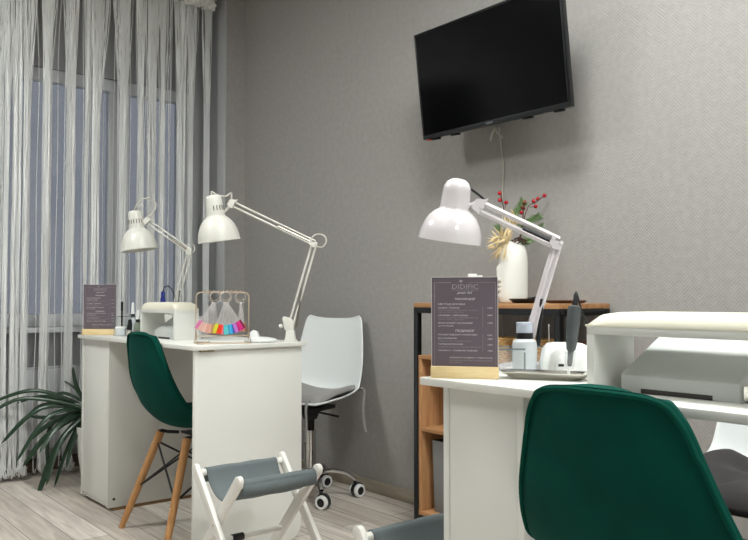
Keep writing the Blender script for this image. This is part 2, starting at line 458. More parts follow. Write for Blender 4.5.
rad = thing('radiator', 'flat white panel radiator under the window sill behind the string curtain', 'radiator', (1.15,4.365,0))
MB().bb((-.65,-.022,.13),(.65,.022,.55)).build('panel', M['radiator'], rad, .008)
MB().bb((-.64,-.018,.5502),(.64,.018,.556)).build('grille', M['radiator'], rad, .002)
for x in (-.5,.5): MB().bb((x-.02,.022,.2),(x+.02,.05,.5)).build('bracket', M['radiator'], rad)
MB().tube([(.66,0,.19),(.71,0,.19),(.715,0,.16),(.715,0,.0)], .011, 8).build('pipe', M['radiator'], rad)
MB().cyl((.645,0,.19),(.69,0,.19),.02).build('valve', M['chrome'], rad)

# ------------------------------------------------------------------ desks
def desk(label, loc, x1, y1, cab, name='manicure_desk', overhang=.012):
    """local: client side at x=0 (facing -x), near end y=0, far end y=y1"""
    t = thing(name, label, 'desk', loc)
    MB().bb((0,0,.734),(x1,y1,.75)).build('tabletop', M['desk'], t, .002)
    c0, c1 = cab
    cb = MB().bb((.022,c0,.014),(x1-.055,c0+.016,.734)).bb((.022,c1-.016,.014),(x1-.055,c1,.734))
    cb.bb((.03,c0+.016,.014),(x1-.055,c1-.016,.03)).bb((x1-.07,c0+.016,.03),(x1-.055,c1-.016,.734)).bb((.04,c0+.016,.4),(x1-.07,c1-.016,.416))
    b = cb.build('cabinet', M['desk'], t, .001)
    MB().bb((.024,c0+.0165,.032),(.04,c1-.0165,.733)).build('door', M['desk'], t, .0015)
    MB().bb((.05,c0+.001,0),(x1-.06,c1-.001,.014)).build('plinth', M['chip'], t)
    MB().lathe([(.006,0),(.006,.0015)], 10, (.05,c0-.0014,.05), (0,1,0)).build('screw_cap', M['black_plastic'], b)
    # near end panel with rounded lower corners
    r = .06; xa, xb = .014, x1-.012; pts = [(xa,.734)]
    for k in range(9): a = PI + PI/2*k/8; pts.append((xa+r+r*math.cos(a), r+r*math.sin(a)))
    for k in range(9): a = 1.5*PI + PI/2*k/8; pts.append((xb-r+r*math.cos(a), r+r*math.sin(a)))
    pts.append((xb,.734))
    MB().prism(pts, .015, .031, 'xz').build('end_panel', M['desk'], t, .001)
    bk = MB()
    for k in range(2): bk.bb((.03+.03*k,.0145,.7285),(.052+.03*k,.0005,.7338))
    bk.build('bracket', M['bracket'], t, .001)
    return t
desk('white manicure desk by the window holding the gold swatch rack', (1.245,2.54,0), .475, 1.192, (.85,1.189))
desk('white manicure desk in the right foreground holding the big cream armrest', (1.13,.06,0), .445, 1.184, (.92,1.135))

# ------------------------------------------------------------------ chairs with green velvet shells
def shell_grid(prof, nu=20, nv=5, corner=None):
    rows = crom(prof, nv); out = []
    for i, (y, z, hw, wing, dip) in enumerate(rows):
        a = rows[max(i-1,0)]; b = rows[min(i+1,len(rows)-1)]
        ty, tz = b[0]-a[0], b[1]-a[1]; l = math.hypot(ty,tz) or 1
        ny, nz = -tz/l, ty/l
        row = []
        for k in range(nu+1):
            u = -1+2*k/nu; e = abs(u)**2.3
            row.append((u*hw, y+ny*wing*e, z+nz*wing*e + dip*(abs(u)**3)))
        out.append(row)
    return out
def add_shell(name, prof, m, t, thick):
    g = shell_grid(prof); b = MB(); b.loft(g, closed=False)
    o = b.build(name, m, t, mods=[solid(thick, -1), subsurf(1)], angle=180)
    return o, g
def rim(g): return [r[0] for r in g] + g[-1][1:-1] + [r[-1] for r in reversed(g)] + list(reversed(g[0][1:-1]))

CH = [(-.235,.445,.165,.0,0),(-.20,.443,.185,.01,0),(-.08,.420,.20,.04,0),(.05,.405,.205,.07,0),(.15,.422,.214,.075,0),(.212,.475,.214,.056,0),
      (.240,.535,.203,.042,0),(.258,.605,.184,.03,0),(.270,.68,.158,.022,0),(.279,.738,.138,.018,0),(.283,.768,.120,.015,-.001),(.285,.781,.106,.013,-.004),(.286,.788,.088,.012,-.006)]
def green_chair(label, loc, rz):
    t = thing('shell_chair', label, 'chair', loc, rz)
    sh, g = add_shell('shell', CH, M['velvet'], t, .02)
    rp = [(x*.968, y+.003, z-(.006 if z > .7 else -.004 if z > .4 and y < 0 else 0)) for x, y, z in rim(g)]; MB().tube(rp+[rp[0]], .0042, 8).build('piping', M['velvet_pipe'], sh)
    for sx in (-1,1):
        for y0, y1 in ((-.10,-.235),(.13,.255)):
            tp = Vector((sx*.115,y0,.382)); ft = Vector((sx*.20,y1,0))
            lg = MB().tube([ft, ft.lerp(tp,.3), tp], [.0115,.0145,.0165], 12).build('leg', M['beech'], t)
            d = (ft-tp).normalized(); q = Vector((0,1 if y0>0 else -1,0))
            for f in (.1,.62):
                p = tp.lerp(ft,f); MB().ball(p+q*.0145, .005, 8, .6).build('bolt', M['steel'], lg)
            MB().bb((sx*.115-.012,y0-.011,.374),(sx*.115+.012,y0+.011,.388)).tube([tp+Vector((0,0,.004)),(sx*.095,y0*.85,.381),(sx*.06,y0*.6,.380)], .007, 6).build('leg_socket', M['black_metal'], t, .001)
    wr = MB()
    P = {(sx,sy): (Vector((sx*.115,(.13 if sy>0 else -.10),.372)), Vector((sx*.20,(.255 if sy>0 else -.235),0))) for sx in (-1,1) for sy in (-1,1)}
    c = [(-1,-1),(1,-1),(1,1),(-1,1)]
    for i in range(4):
        a, b = P[c[i]], P[c[(i+1)%4]]
        wr.cyl(a[0].lerp(a[1],.08), b[0].lerp(b[1],.56), .0042, seg=8).cyl(b[0].lerp(b[1],.08), a[0].lerp(a[1],.56), .0042, seg=8)
    wr.build('wire_brace', M['black_metal'], t)
    MB().bb((-.06,-.03,.376),(.06,.07,.3855)).build('seat_bracket', M['black_metal'], t, .002)
    return t
green_chair('green velvet shell chair on wooden legs tucked under the desk by the window', (1.482,2.925,0), R(91))
green_chair('green velvet shell chair back large in the foreground at the right desk', (1.250,.694,0), R(90))

# ------------------------------------------------------------------ white swivel chairs
SW = [(-.225,.455,.18,.0,0),(-.19,.452,.195,.008,0),(-.07,.44,.205,.03,0),(.05,.432,.21,.055,0),(.135,.445,.21,.072,0),(.182,.50,.205,.068,0),
      (.204,.60,.196,.05,0),(.220,.70,.182,.038,.0),(.232,.785,.166,.03,.006),(.236,.81,.156,.028,.010),(.238,.82,.142,.027,.012)]
def swivel_chair(label, loc, rz, cm, tufted=False):
    t = thing('swivel_chair', label, 'chair', loc, rz)
    sh, g = add_shell('shell', SW, M['shell_plastic'], t, .008)
    # seat pad
    cu = MB(); n = 20; rows_t = []; rows_b = []
    if not tufted:
        for iy in range(15):
            v = iy/14; y = -.215+.40*v; rt = []; rb = []
            for ix in range(n+1):
                u = -1+2*ix/n; hw = .175+.012*math.sin(v*PI)
                ed = max(abs(u), abs(2*v-1)); th = .034*math.sqrt(max(0,1-ed**6))
                base = .452 - .012*math.sin(v*PI) + .05*abs(u)**2.3*math.sin(v*PI*.8) + .0045
                rt.append((u*hw, y, base+.004+th)); rb.append((u*hw, y, base))
            rows_t.append(rt); rows_b.append(rb)
    else:
        for iy in range(25):
            v = iy/24; y = -.23+.40*v; rt = []; rb = []
            for ix in range(29):
                u = -1+2*ix/28; hw = .185+.01*math.sin(v*PI)
                ed = max(abs(u), abs(2*v-1)); th = .042*max(0,1-ed**5)**.5
                tu = .010*(math.sin(u*2*PI*1.0)*math.sin(v*2*PI*1.0))**2 - .022*math.exp(-60*((abs(u)-.45)**2*.3+(abs(v-.5)-.22)**2*.9)) if th > .02 else 0
                base = .452 - .012*math.sin(v*PI) + .055*abs(u)**2.3*math.sin(v*PI*.8) + .0045
                rt.append((u*hw, y, base+.006+th+tu)); rb.append((u*hw, y, base))
            rows_t.append(rt); rows_b.append(rb)
    cu.loft(rows_t, closed=False); cu.loft(rows_b, closed=False)
    for A, B in ((rows_t[0],rows_b[0]),(rows_t[-1],rows_b[-1]),([r[0] for r in rows_t],[r[0] for r in rows_b]),([r[-1] for r in rows_t],[r[-1] for r in rows_b])):
        cu.loft([A,B], closed=False)
    cushion = cu.build('seat_cushion', cm, t, angle=60)
    if not tufted:
        for pts in ([(.165,.12,.475),(.195,.14,.50),(.216,.13,.48),(.216,.12,.42),(.222,.118,.34),(.235,.115,.30)],
                    [(.13,-.2,.475),(.135,-.225,.472),(.137,-.24,.44),(.137,-.236,.38),(.137,-.238,.30)]):
            MB().tube(crom(pts,4), .006, 8, squash=.35).build('tie_strap', M['grey_cushion'], cushion)
    MB().bb((-.085,-.085,.405),(.085,.085,.422)).cyl((0,0,.30),(0,0,.41),.02).cyl((0,0,.36),(0,0,.405),.032,.05).build('seat_mount', M['black_metal'], t, .002)
    MB().cyl((0,0,.10),(0,0,.30),.027,seg=20).cyl((0,0,.295),(0,0,.31),.03).build('column', M['chrome'], t)
    MB().tube([(.03,0,.395),(.12,-.02,.39),(.17,-.025,.385)], .005, 8).build('height_lever', M['black_metal'], t)
    bs = MB().cyl((0,0,.075),(0,0,.135),.042,.034,seg=20)
    spots = []
    for k in range(5):
        a = R(29+72*k); d = Vector((math.cos(a), math.sin(a), 0))
        bs.tube(crom([d*.03+Vector((0,0,.112)), d*.10+Vector((0,0,.122)), d*.17+Vector((0,0,.108)), d*.214+Vector((0,0,.078))],5), [.019-.0005*i for i in range(16)], 10, squash=.7)
        spots.append((d*.210, a))
    bs.build('star_base', M['chrome'], t)
    for k, (p, a) in enumerate(spots):
        dr = a + (1.0 if k % 2 else -.8)
        ax = Vector((math.cos(dr), math.sin(dr), 0)); off = Vector((-ax.y, ax.x, 0))*.012
        cs = MB().cyl(p+Vector((0,0,.045)), p+Vector((0,0,.073)), .009)
        cs.lathe([(.005,-.009),(.034,-.009),(.034,.009),(.005,.009)], 20, p+off+Vector((0,0,.033)), ax)
        ca = cs.build('caster', M['black_plastic'], t)
        for s_ in (-1,1):
            wp = p+off+Vector((0,0,.030))+ax*s_*.017
            wm = MB().m(0).lathe([(.019,-.008),(.030,-.008),(.030,.005),(.027,.008),(.019,.008),(.019,-.008)], 20, wp, ax*s_, False, False).m(1).lathe([(.001,-.006),(.02,-.006),(.02,.006),(.001,.009)], 20, wp, ax*s_)
            wm.build('wheel', [M['white_plastic'], M['black_plastic']], ca)
    return t
swivel_chair('white swivel chair with grey seat pad between the window desk and the wall', (2.09,3.055,0), R(-68), M['grey_cushion'])
swivel_chair('white chair with dark tufted cushion behind the right foreground desk', (1.93,.868,0), R(-84), M['dark_cushion'], True)

# ------------------------------------------------------------------ folding stools
def stool(label, loc, L=.30, sp=.115, ft=.22, top=.366):
    t = thing('folding_stool', label, 'stool', loc)
    for sx in (-1,1):
        for k in (-1,1):
            x = sx*(L/2 + (.009 if k > 0 else -.009))
            a = Vector((x, k*(sp+.006), top+.012)); b = Vector((x, -k*ft, 0))
            d = (a-b).normalized(); n = Vector((0,-d.z,d.y))*.0165
            pts = [a + n*math.cos(PI*q/8) + d*.0165*math.sin(PI*q/8) for q in range(9)]
            pts += [Vector((x, b.y + .0165/d.z, 0)), Vector((x, b.y - .0165/d.z, 0))]
            lg = MB(); lg.loft([[p+Vector((-.0075,0,0)) for p in pts], [p+Vector((.0075,0,0)) for p in pts]])
            o = lg.build('leg', M['white_wood'], t, .0015)
            m_ = a.lerp(b, .385)
            MB().lathe([(.005,-.0015),(.005,.0015)], 10, m_+Vector((sx*.009,0,0)), (1,0,0)).build('pivot_bolt', M['steel'], o)
    for k in (-1,1):
        MB().cyl((-L/2+(.0085 if k < 0 else -.0085),k*sp,top),(L/2-(.0085 if k < 0 else -.0085),k*sp,top),.011).build('top_rail', M['white_wood'], t)
    zs_ = .15; u_ = (top+.012-zs_)/(top+.012); f = -(sp+.006) + (ft+sp+.006)*u_      # spreader bar between the legs that end at the back
    MB().cyl((-L/2+.0165,f,zs_),(L/2-.0165,f,zs_),.009).build('stretcher', M['white_wood'], t)
    MB().lathe([(.0125,-.02),(.0125,.02)], 12, (-.03,f,zs_), (1,0,0)).build('rubber_grip', M['black_plastic'], t)
    # sling: wraps both rails and sags between them
    sec = []
    rr = .0135
    for q in range(7): an = PI*1.25 - PI*1.25*q/6 - PI*.0; sec.append((sp*-1 + rr*math.cos(an+0), top + rr*math.sin(an)))
    n = 14
    for q in range(1,n):
        v = -1+2*q/n; sec.append((v*(sp-.012), top - .066*(1-v*v)**.8 - .004))
    for q in range(7): an = PI - PI*1.25*q/6; sec.append((sp + rr*math.cos(an), top + rr*math.sin(an)))
    w_ = L/2-.02
    sl = MB(); rings = []
    for i in range(13):
        x = -w_ + 2*w_*i/12
        rings.append([(x, y, z + .0009*math.sin(i*1.3+y*30)) for y, z in sec])
    sl.loft(rings, closed=False)
    sl.build('sling', M['sling'], t, mods=[solid(.003)], angle=80)
    # hems hanging down outside the rails
    for k in (-1,1):
        hm = MB(); hm.loft([[(x,k*(sp+.0138),top+.002) for x in (-w_,w_)],[(x,k*(sp+.0142),top-.02) for x in (-w_,w_)],[(x,k*(sp+.010),top-.034) for x in (-w_,w_)]], closed=False)
        hm.build('hem', M['sling'], t, mods=[solid(.003)])
    return t
stool('grey canvas folding stool with white legs standing before the window desk', (1.305,2.19,0))
stool('grey canvas folding stool at the bottom edge beside the right desk', (1.288,1.346,0), sp=.098, ft=.13)

# ------------------------------------------------------------------ desk lamps
def bars(mb, a, b, off, r, n=2):
    a = Vector(a); b = Vector(b); d = (b-a).normalized(); q = Vector((-d.z,0,d.x))
    for s_ in ((-1,1) if n == 2 else (0,)):
        mb.tube([a+q*off*s_, b+q*off*s_], r, 4 if r > .004 else 6)
    return mb
def lamp(label, loc, E, J, T, Rm, prof, m, spring, kind):
    """local x runs along the arms, base at origin; E elbow, J head joint, T shade top, Rm rim centre"""
    t = thing('desk_lamp', label, 'desk lamp', loc, VR)
    E, J, T, Rm = Vector(E), Vector(J), Vector(T), Vector(Rm)
    ax = (Rm-T).normalized(); L = (Rm-T).length; pl = prof[-1][1]
    pr = [(r, z*L/pl) for r, z in prof]
    inner = [(max(r-.002,.001), z*L/pl+(.003 if i < len(prof)-1 else 0)) for i, (r, z) in enumerate(prof)]
    sh = MB().lathe(pr + list(reversed(inner)), 40, T, ax, cap0=False, cap1=False).build('shade', m, t, angle=50)
    MB().lathe([(.004,.3*L),(.013,.34*L),(.014,.42*L),(.028,.62*L),(.03,.72*L),(.022,.84*L),(.001,.88*L)], 20, T, ax, cap0=False).build('bulb', M['bulb'], sh)
    off = .0085 if kind == 'thin' else .0105
    lo = MB(); B0 = Vector((0,0,.055)); r = .0042 if kind == 'thin' else .0068
    bars(lo, B0, E, off if kind == 'thin' else .0058, r); lo.build('lower_arm', m, t)
    up = MB(); bars(up, E, J, off, r); up.build('upper_arm', m, t)
    # springs along both arms
    for a, b, f0, f1, s_ in ((B0,E,.02,.46,-1),(J,E,.55,.98,-1)):
        d = (b-a).normalized(); q = Vector((-d.z,0,d.x))*off*1.0*s_
        p0 = a.lerp(b,f0)+q*(2.4 if a is B0 else .3); p1 = a.lerp(b,f1)+q*.2
        MB().tube([p0,p1], .0042 if kind == 'thin' else .0055, 8).build('spring', spring, t)
    # elbow, head joint
    d1 = (E-B0).normalized(); d2 = (J-E).normalized()
    el = MB(); q1 = Vector((-d1.z,0,d1.x)); q2 = Vector((-d2.z,0,d2.x))
    pts = [E+q1*.010+d1*.004, E-q1*.011+d1*.004, E-d1*.016-q1*.009, E-d1*.016+q1*.009, E+d2*.020-q2*.011, E+d2*.020+q2*.009]
    c = sum(pts, Vector())/len(pts); pts.sort(key=lambda p: math.atan2(p.z-c.z, p.x-c.x))
    for y0, y1 in ((-.011,-.008),(.008,.011)):
        el.loft([[p+Vector((0,y0,0)) for p in pts],[p+Vector((0,y1,0)) for p in pts]])
    for p in pts[::2]: el.cyl(p.lerp(c,.3)+Vector((0,-.014,0)), p.lerp(c,.3)+Vector((0,.014,0)), .005, seg=10)
    el.build('elbow_joint', m, t)
    hj = MB(); dd = -d2
    pts = [J+q2*.018, J-q2*.020, J+d2*-.006-q2*.026+dd*-.0, J-d2*-.02-q2*.012, J-d2*-.022+q2*.012]
    c = sum(pts, Vector())/len(pts); pts.sort(key=lambda p: math.atan2(p.z-c.z, p.x-c.x))
    for y0, y1 in ((-.010,-.007),(.007,.010)):
        hj.loft([[p+Vector((0,y0,0)) for p in pts],[p+Vector((0,y1,0)) for p in pts]])
    nk = T + ax*L*.42
    side = (J-nk); rad = pr[3][0]*.9
    hp = nk + (side - ax*side.dot(ax)).normalized()*rad
    hj.tube([J-q2*.012, J.lerp(hp,.5)-q2*.01, hp], .0055, 8)
    hj.cyl(J+Vector((0,-.013,0)), J+Vector((0,.013,0)), .005, seg=10)
    hj.build('head_joint', m, t)
    # base clamp
    bs = MB()
    if kind == 'thin':
        bs.prism([(-.03,0),(.03,0),(.02,.012),(.016,.045),(-.014,.045),(-.018,.012)], -.018, .018, 'xz')
        bs.prism([(-.02,.045),(.014,.045),(.016,.075),(.002,.092),(-.026,.098),(-.03,.09),(-.024,.062)], -.011, .011, 'xz')
        bs.cyl((-.03,0,.062),(-.042,0,.058),.008)
    else:
        bs.lathe([(.075,0),(.075,.008),(.06,.014),(.018,.02),(.016,.04),(.014,.06)], 28)
    bs.build('base', m, t, .001)
    return t, sh, T, ax, L
TERT = [(.001,0),(.018,.001),(.027,.005),(.031,.016),(.034,.06),(.0345,.075),(.036,.08),(.044,.086),(.056,.097),(.066,.112),(.074,.13),(.079,.15),(.0815,.172)]
def vents(sh, T, ax, L, d):
    q = Vector((0,0,1)).rotation_difference(ax)
    for k in range(7):
        an = -PI/2 + (k-3)*.36
        c = q @ Vector((.0335*math.cos(an), .0335*math.sin(an), L*.29)) + T
        mb = MB(); mb.tr = Matrix.Translation(c) @ q.to_matrix().to_4x4() @ Matrix.Rotation(an, 4, 'Z')
        mb.bb((-.002,-.0019,-.0095),(.0012,.0019,.0095)); mb.build('vent_slot', M['vent'], sh)
# front lamp of the window desk (3.04 m from the lens)
k = 3.04/790
def V3(p, dy): return (p[0], dy, p[2])
def L2(x, y): return ((x-293)*k, 0, (342-y)*k*1.0)
lp, sh, T, ax, L = lamp('white articulated desk lamp with long arm reaching left over the swatch rack', (1.668,2.576,.75),
     L2(317,243), L2(235.5,204), V3(L2(215,194.5),-.007), V3(L2(221,241),.008), TERT, M['lamp_white'], M['spring'], 'thin')
vents(sh, T, ax, L, 0)
MB().tube(crom([L2(213.5,195), L2(213,191), L2(220,195), L2(228,195.5), L2(233,192.5), L2(233.5,199), L2(234,204)],4), .0035, 6).build('cable', M['cable_white'], lp)
MB().tube(crom([L2(312,240), L2(318,234.5), L2(326,235), L2(329,241), L2(325,247), L2(318,246)],4), .003, 6).build('elbow_cable', M['cable_white'], lp)
# rear lamp
k1 = 3.56/790
def L1(x, y): return ((x-170)*k1, 0, (333-y)*k1)
lp, sh, T, ax, L = lamp('white articulated desk lamp standing behind the small armrest near the window', (1.532,3.348,.75),
     L1(188,248.5), L1(146,219), L1(132.2,207.5), L1(137.8,247.5), TERT, M['lamp_white'], M['spring'], 'thin')
vents(sh, T, ax, L, 0)
MB().tube(crom([L1(132,208), L1(134,202), L1(141,196), L1(149,195.5), L1(153.5,201), L1(152,208), L1(145,215), L1(143,220)],4), .0032, 6).build('cable', M['cable_white'], lp)
MB().tube(crom([L1(184,246), L1(186,242), L1(191,242), L1(193,247), L1(189,251)],4), .003, 6).build('elbow_cable', M['cable_white'], lp)
# round-capped lamp of the right desk
k3 = 1.85/790
def L3(x, y): return ((x-527)*k3, 0, (369.5-y)*k3)
DOME = [(.001,0),(.016,.002),(.026,.009),(.0315,.02),(.033,.032),(.0345,.068),(.036,.073),(.046,.079),(.057,.090),(.066,.106),(.0725,.125),(.0755,.147)]
lp, sh, T, ax, L = lamp('glossy white desk lamp with rounded cap in front of the flower vase', (1.446,1.218,.75),
     L3(558.5,243), L3(482,207), V3(L3(459,178),-.009), V3(L3(450.5,240.5),.010), DOME, M['lamp_gloss'], M['spring_dark'], 'thick')
q = Vector((0,0,1)).rotation_difference(ax)
for kk in range(3):
    c = T + q @ Vector((.016*(kk-1), -.018, .0085 if kk != 1 else .006))
    MB().ball(c, .0018, 6).build('vent_hole', M['dark_slot'], sh)
MB().tube(crom([L3(471,188), L3(478,193), L3(485,199), L3(487,203)],4), .0028, 6).build('cable', M['cable_black'], lp)

# ------------------------------------------------------------------ menu stands
def text_mesh(body, size, align='LEFT', shear=0):
    cu = bpy.data.curves.new('txt', 'FONT'); cu.body = body; cu.size = size; cu.align_x = align; cu.shear = shear
    cu.resolution_u = 2; cu.fill_mode = 'FRONT'
    o = bpy.data.objects.new('txt', cu); COL.objects.link(o)
    dg = bpy.context.evaluated_depsgraph_get()
    me = bpy.data.meshes.new_from_object(o.evaluated_get(dg)); bpy.data.objects.remove(o); bpy.data.curves.remove(cu)
    return me
def put_text(bm, body, x, z, size, y, width=None, align='LEFT', shear=0, mi=0):
    me = text_mesh(body, size, align, shear)
    xs = [v.co.x for v in me.vertices]
    if not xs: return
    sx = 1
    if width: sx = width/(max(xs)-min(xs))
    for v in me.vertices: v.co = (x + v.co.x*sx, y, z + v.co.y)
    n0 = len(bm.faces); bm.from_mesh(me); bm.faces.ensure_lookup_table()
    for f in bm.faces[n0:]: f.material_index = mi
    bpy.data.meshes.remove(me)
def menu_stand(label, loc, rz, sc_=.92):
    """A5 print, local: front -y, width .148, base on z=0"""
    t = thing('menu_stand', label, 'menu stand', loc, rz)
    MB().bb((-.076,-.016,0),(.076,.016,.0265)).build('wooden_base', M['ash'], t, .0015)
    MB().bb((-.0745,-.0012,.0262),(.0745,.0012,.2285)).build('printed_card', M['menu'], t)
    pl = MB().bb((-.0755,-.0032,.0262),(-.0745,.0032,.2295)).bb((.0745,-.0032,.0262),(.0755,.0032,.2295)).bb((-.0745,-.0032,.2285),(.0745,.0032,.2295))
    pl.build('acrylic_edge', M['ink'], t)
    W, H, z0 = .149, .2015, .0265
    def X(px): return -.0745 + (px-433)/(497-433)*W
    def Z(py): return .2285 - (py-279)/(367-279)*H
    b = MB(); y = -.0015
    bm = b.bm
    def rule(xa, za, xb, zb, w=.0006, mi=1):
        b.m(mi).bb((min(xa,xb)-w/2,y-.0002,min(za,zb)-w/2),(max(xa,xb)+w/2,y,max(za,zb)+w/2))
    fl, frr, ft_, fb = X(435.6), X(495.2), Z(284), Z(365.5)
    rule(fl,ft_,fl,fb); rule(frr,ft_,frr,fb); rule(fl,ft_,X(452),ft_); rule(X(470),ft_,frr,ft_)
    put_text(bm, 'by', X(461.5), Z(283.5), .008, y, None, 'CENTER', .4, 0)
    put_text(bm, 'DIDIFIC', X(452.5), Z(290.4), .0150, y, X(478)-X(452.5), 'LEFT', 0, 1)
    rule(X(452.5),Z(291.6),X(478.5),Z(291.6))
    put_text(bm, 'pour lol', X(458), Z(295.2), .0085, y, X(473)-X(458), 'LEFT', .45, 0)
    put_text(bm, 'МАНИКЮР', X(455.6), Z(301.5), .0068, y, X(475)-X(455.6), 'LEFT', 0, 0)
    def line(s_, xa, xb, yy, sz, mi=0): put_text(bm, s_, X(xa), Z(yy), sz, y, X(xb)-X(xa), 'LEFT', 0, mi)
    line('МЕТОД КОМБИ', 439, 465, 306.4, .0052)
    for yy, a, c1, c2 in ((310, 'МАНИКЮР + ПОКРЫТИЕ', 'снятие, маникюр аппаратный, покрытие', 'гель-лак, масло'),
                          (317.4, 'МАНИКЮР + УКРЕПЛЕНИЕ', 'снятие, маникюр, укрепление ногтей', 'гель-лак, масло')):
        line(a, 439, 460 if yy < 312 else 468, yy, .0042)
        line(c1, 439, 478, yy+2.1, .003, 1); line(c2, 439, 464, yy+4.0, .003, 1)
    line('ЯПОНСКИЙ МАНИКЮР', 439, 473, 325, .0042); line('уход', 439, 454, 327.6, .0035, 0)
    for yy, p in ((310,'1500'),(317.2,'1800'),(324.8,'1200')): line(p, 487, 491.6, yy, .0042)
    rule(X(482.7),Z(308),X(482.7),Z(328.5), .0005)
    put_text(bm, 'ПЕДИКЮР', X(456), Z(333), .0068, y, X(474)-X(456), 'LEFT', 0, 0)
    line('ПОЛНЫЙ ПЕДИКЮР С ПОКРЫТИЕМ', 439, 477, 336.6, .0042)
    line('БЕЗ ПОКРЫТИЯ', 439, 457, 340.2, .0042); line('обработка стоп и пальцев, масло', 439, 471, 342.6, .003, 1)
    line('ГИГИЕНИЧЕСКИЙ', 439, 463, 346, .0042); line('обработка пальцев и покрытие гель-лаком', 439, 481, 348.5, .003, 1)
    line('ЭКСПРЕСС + ПОКРЫТИЕ ПАЛЬЦЕВ', 439, 477, 352.3, .0042)
    for yy, p in ((336.8,'2200'),(340.6,'1800'),(346.3,'1600'),(352.2,'1500')): line(p, 487, 491.6, yy, .0042)
    rule(X(482.7),Z(335.5),X(482.7),Z(352.5), .0005)
    line('ЗАПИСЬ ПО ТЕЛЕФОНУ  +7 000 000 00 00', 450, 491.5, 359.2, .0038)
    line('приходите за пять минут до начала записи', 450, 491.5, 361.7, .003, 1); line('до встречи', 450, 462, 363.8, .003, 1)
    b.build('lettering', [M['ink'], M['ink_faint']], t, angle=180)
    t.scale = (sc_,sc_,sc_)
    return t
menu_stand('mauve price menu in wooden base at the corner of the right desk', (1.1888,1.1685,.75), R(-50))
menu_stand('mauve price menu in wooden base on the far end of the window desk', (1.312,3.632,.75), VR, 1.01)

# ------------------------------------------------------------------ padded armrests with dust collectors
def armrest(label, loc, Lg, dp, hb=.108, cush=.03, pw=(5,7,.42)):
    """local: x depth from client side, y from near end to far end"""
    t = thing('hand_rest', label, 'hand rest', loc)
    MB().bb((0,0,0),(dp,.016,hb)).build('side_panel', M['desk'], t, .001)
    MB().bb((0,Lg-.016,0),(dp,Lg,hb)).build('side_panel', M['desk'], t, .001)
    MB().bb((0,0,hb),(dp,Lg,hb+.014)).build('top_board', M['desk'], t, .001)
    c = MB(); rows = []; z0 = hb+.014
    n = 16
    bot = []
    for i in range(n+1):
        u = -1+2*i/n; r = []
        for j in range(n+1):
            v = -1+2*j/n
            th = cush*((1-abs(u)**pw[0])*(1-abs(v)**pw[1]))**pw[2]
            r.append((dp/2*(1+u*1.02), Lg/2*(1+v*1.006), z0+.004+th))
        rows.append(r); bot.append([(p[0],p[1],z0) for p in r])
    c.loft(rows, closed=False); c.loft(bot, closed=False)
    for A, B in ((rows[0],bot[0]),(rows[-1],bot[-1]),([r[0] for r in rows],[r[0] for r in bot]),([r[-1] for r in rows],[r[-1] for r in bot])): c.loft([A,B], closed=False)
    c.build('cushion', M['cream'], t, angle=70)
    return t
def dust_box(label, loc, Lg, dp, notch):
    """wedge shaped nail dust collector: low front lip, sloping plate"""
    t = thing('dust_collector', label, 'dust collector', loc)
    prof = [(0,0),(.0,.030),(.004,.034),(dp-.02,.094),(dp,.094),(dp,0)]
    hb_ = MB(); hb_.loft([[(x,y,z) for x, z in prof] for y in (0,Lg)]); hb_.build('housing', M['dust'], t, .0015, angle=30)
    MB().bb((-.0012,notch[0],.0005),(.004,notch[1],.0085)).build('base_slot', M['dark_slot'], t, .0005)  # dark strip on the front; its colour stands in for shade in the gap
    MB().bb((.008,-.0025,.004),(dp-.012,-.0003,.026)).build('end_cap', M['steel'], t)
    return t
armrest('big white hand rest with cream padded top on the right desk', (1.19,.495,.75), .37, .125, .102, .023)
dust_box('white wedge shaped dust collector inside the big hand rest on the right desk', (1.235,.61,.75), .215, .145, (.045,.175))
armrest('small white hand rest with cream padded top on the window desk', (1.365,2.95,.75), .345, .105, .107, .027, (7,10,.5))
dust_box('white wedge shaped dust collector inside the small hand rest on the window desk', (1.382,2.972,.75), .215, .112, (.06,.17))

# ------------------------------------------------------------------ gold rack with nail swatch rings
RK = (1.42,2.655,.75); RA = VR+R(20)
rk = thing('swatch_rack', 'small gold wire rack hung with nail colour samples on the window desk', 'rack', RK, RA)
fm = MB(); hw, ht, r_ = .098, .190, .0022
def rr_path(hw, z0, z1, y0, y1, rc=.018):
    pts = [(-hw,y0,z0)]
    for k_ in range(6): a = PI - PI/2*k_/5; pts.append((-hw+rc+rc*math.cos(a), y1, z1-rc+rc*math.sin(a)))
    for k_ in range(6): a = PI/2 - PI/2*k_/5; pts.append((hw-rc+rc*math.cos(a), y1, z1-rc+rc*math.sin(a)))
    pts.append((hw,y0,z0)); return pts
fm.tube(rr_path(hw,.012,ht,0,0), r_, 6)
for sx in (-1,1):
    fm.tube([(sx*hw,0,.05),(sx*hw,-.05,.0022),(sx*hw,.05,.0022),(sx*hw,0,.05)], r_, 6)
fm.cyl((-hw,-.05,.0022),(hw,-.05,.0022), r_, seg=6).cyl((-hw,.05,.0022),(hw,.05,.0022), r_, seg=6)
fm.cyl((-hw,0,.028),(hw,0,.028), r_, seg=6)
fm.build('frame', M['gold'], rk)
hk = MB()
for i in range(9):
    x = -.066+.0165*i
    hk.tube(crom([(x-.006,0,ht+.001),(x,-.004,ht+.006),(x+.005,-.006,ht-.002),(x+.008,0,ht+.002)],3), .0017, 5)
hk.build('hook_wire', M['gold'], rk)
tr = MB().bb((-.05,-.03,.0045),(.075,.03,.010)); tr.build('tray', M['desk'], rk, .001)
PAL1 = [(214,120,170),(232,196,176),(226,180,170),(240,206,190),(220,164,150),(236,190,176),(196,150,110),(214,176,120),(232,196,150)]
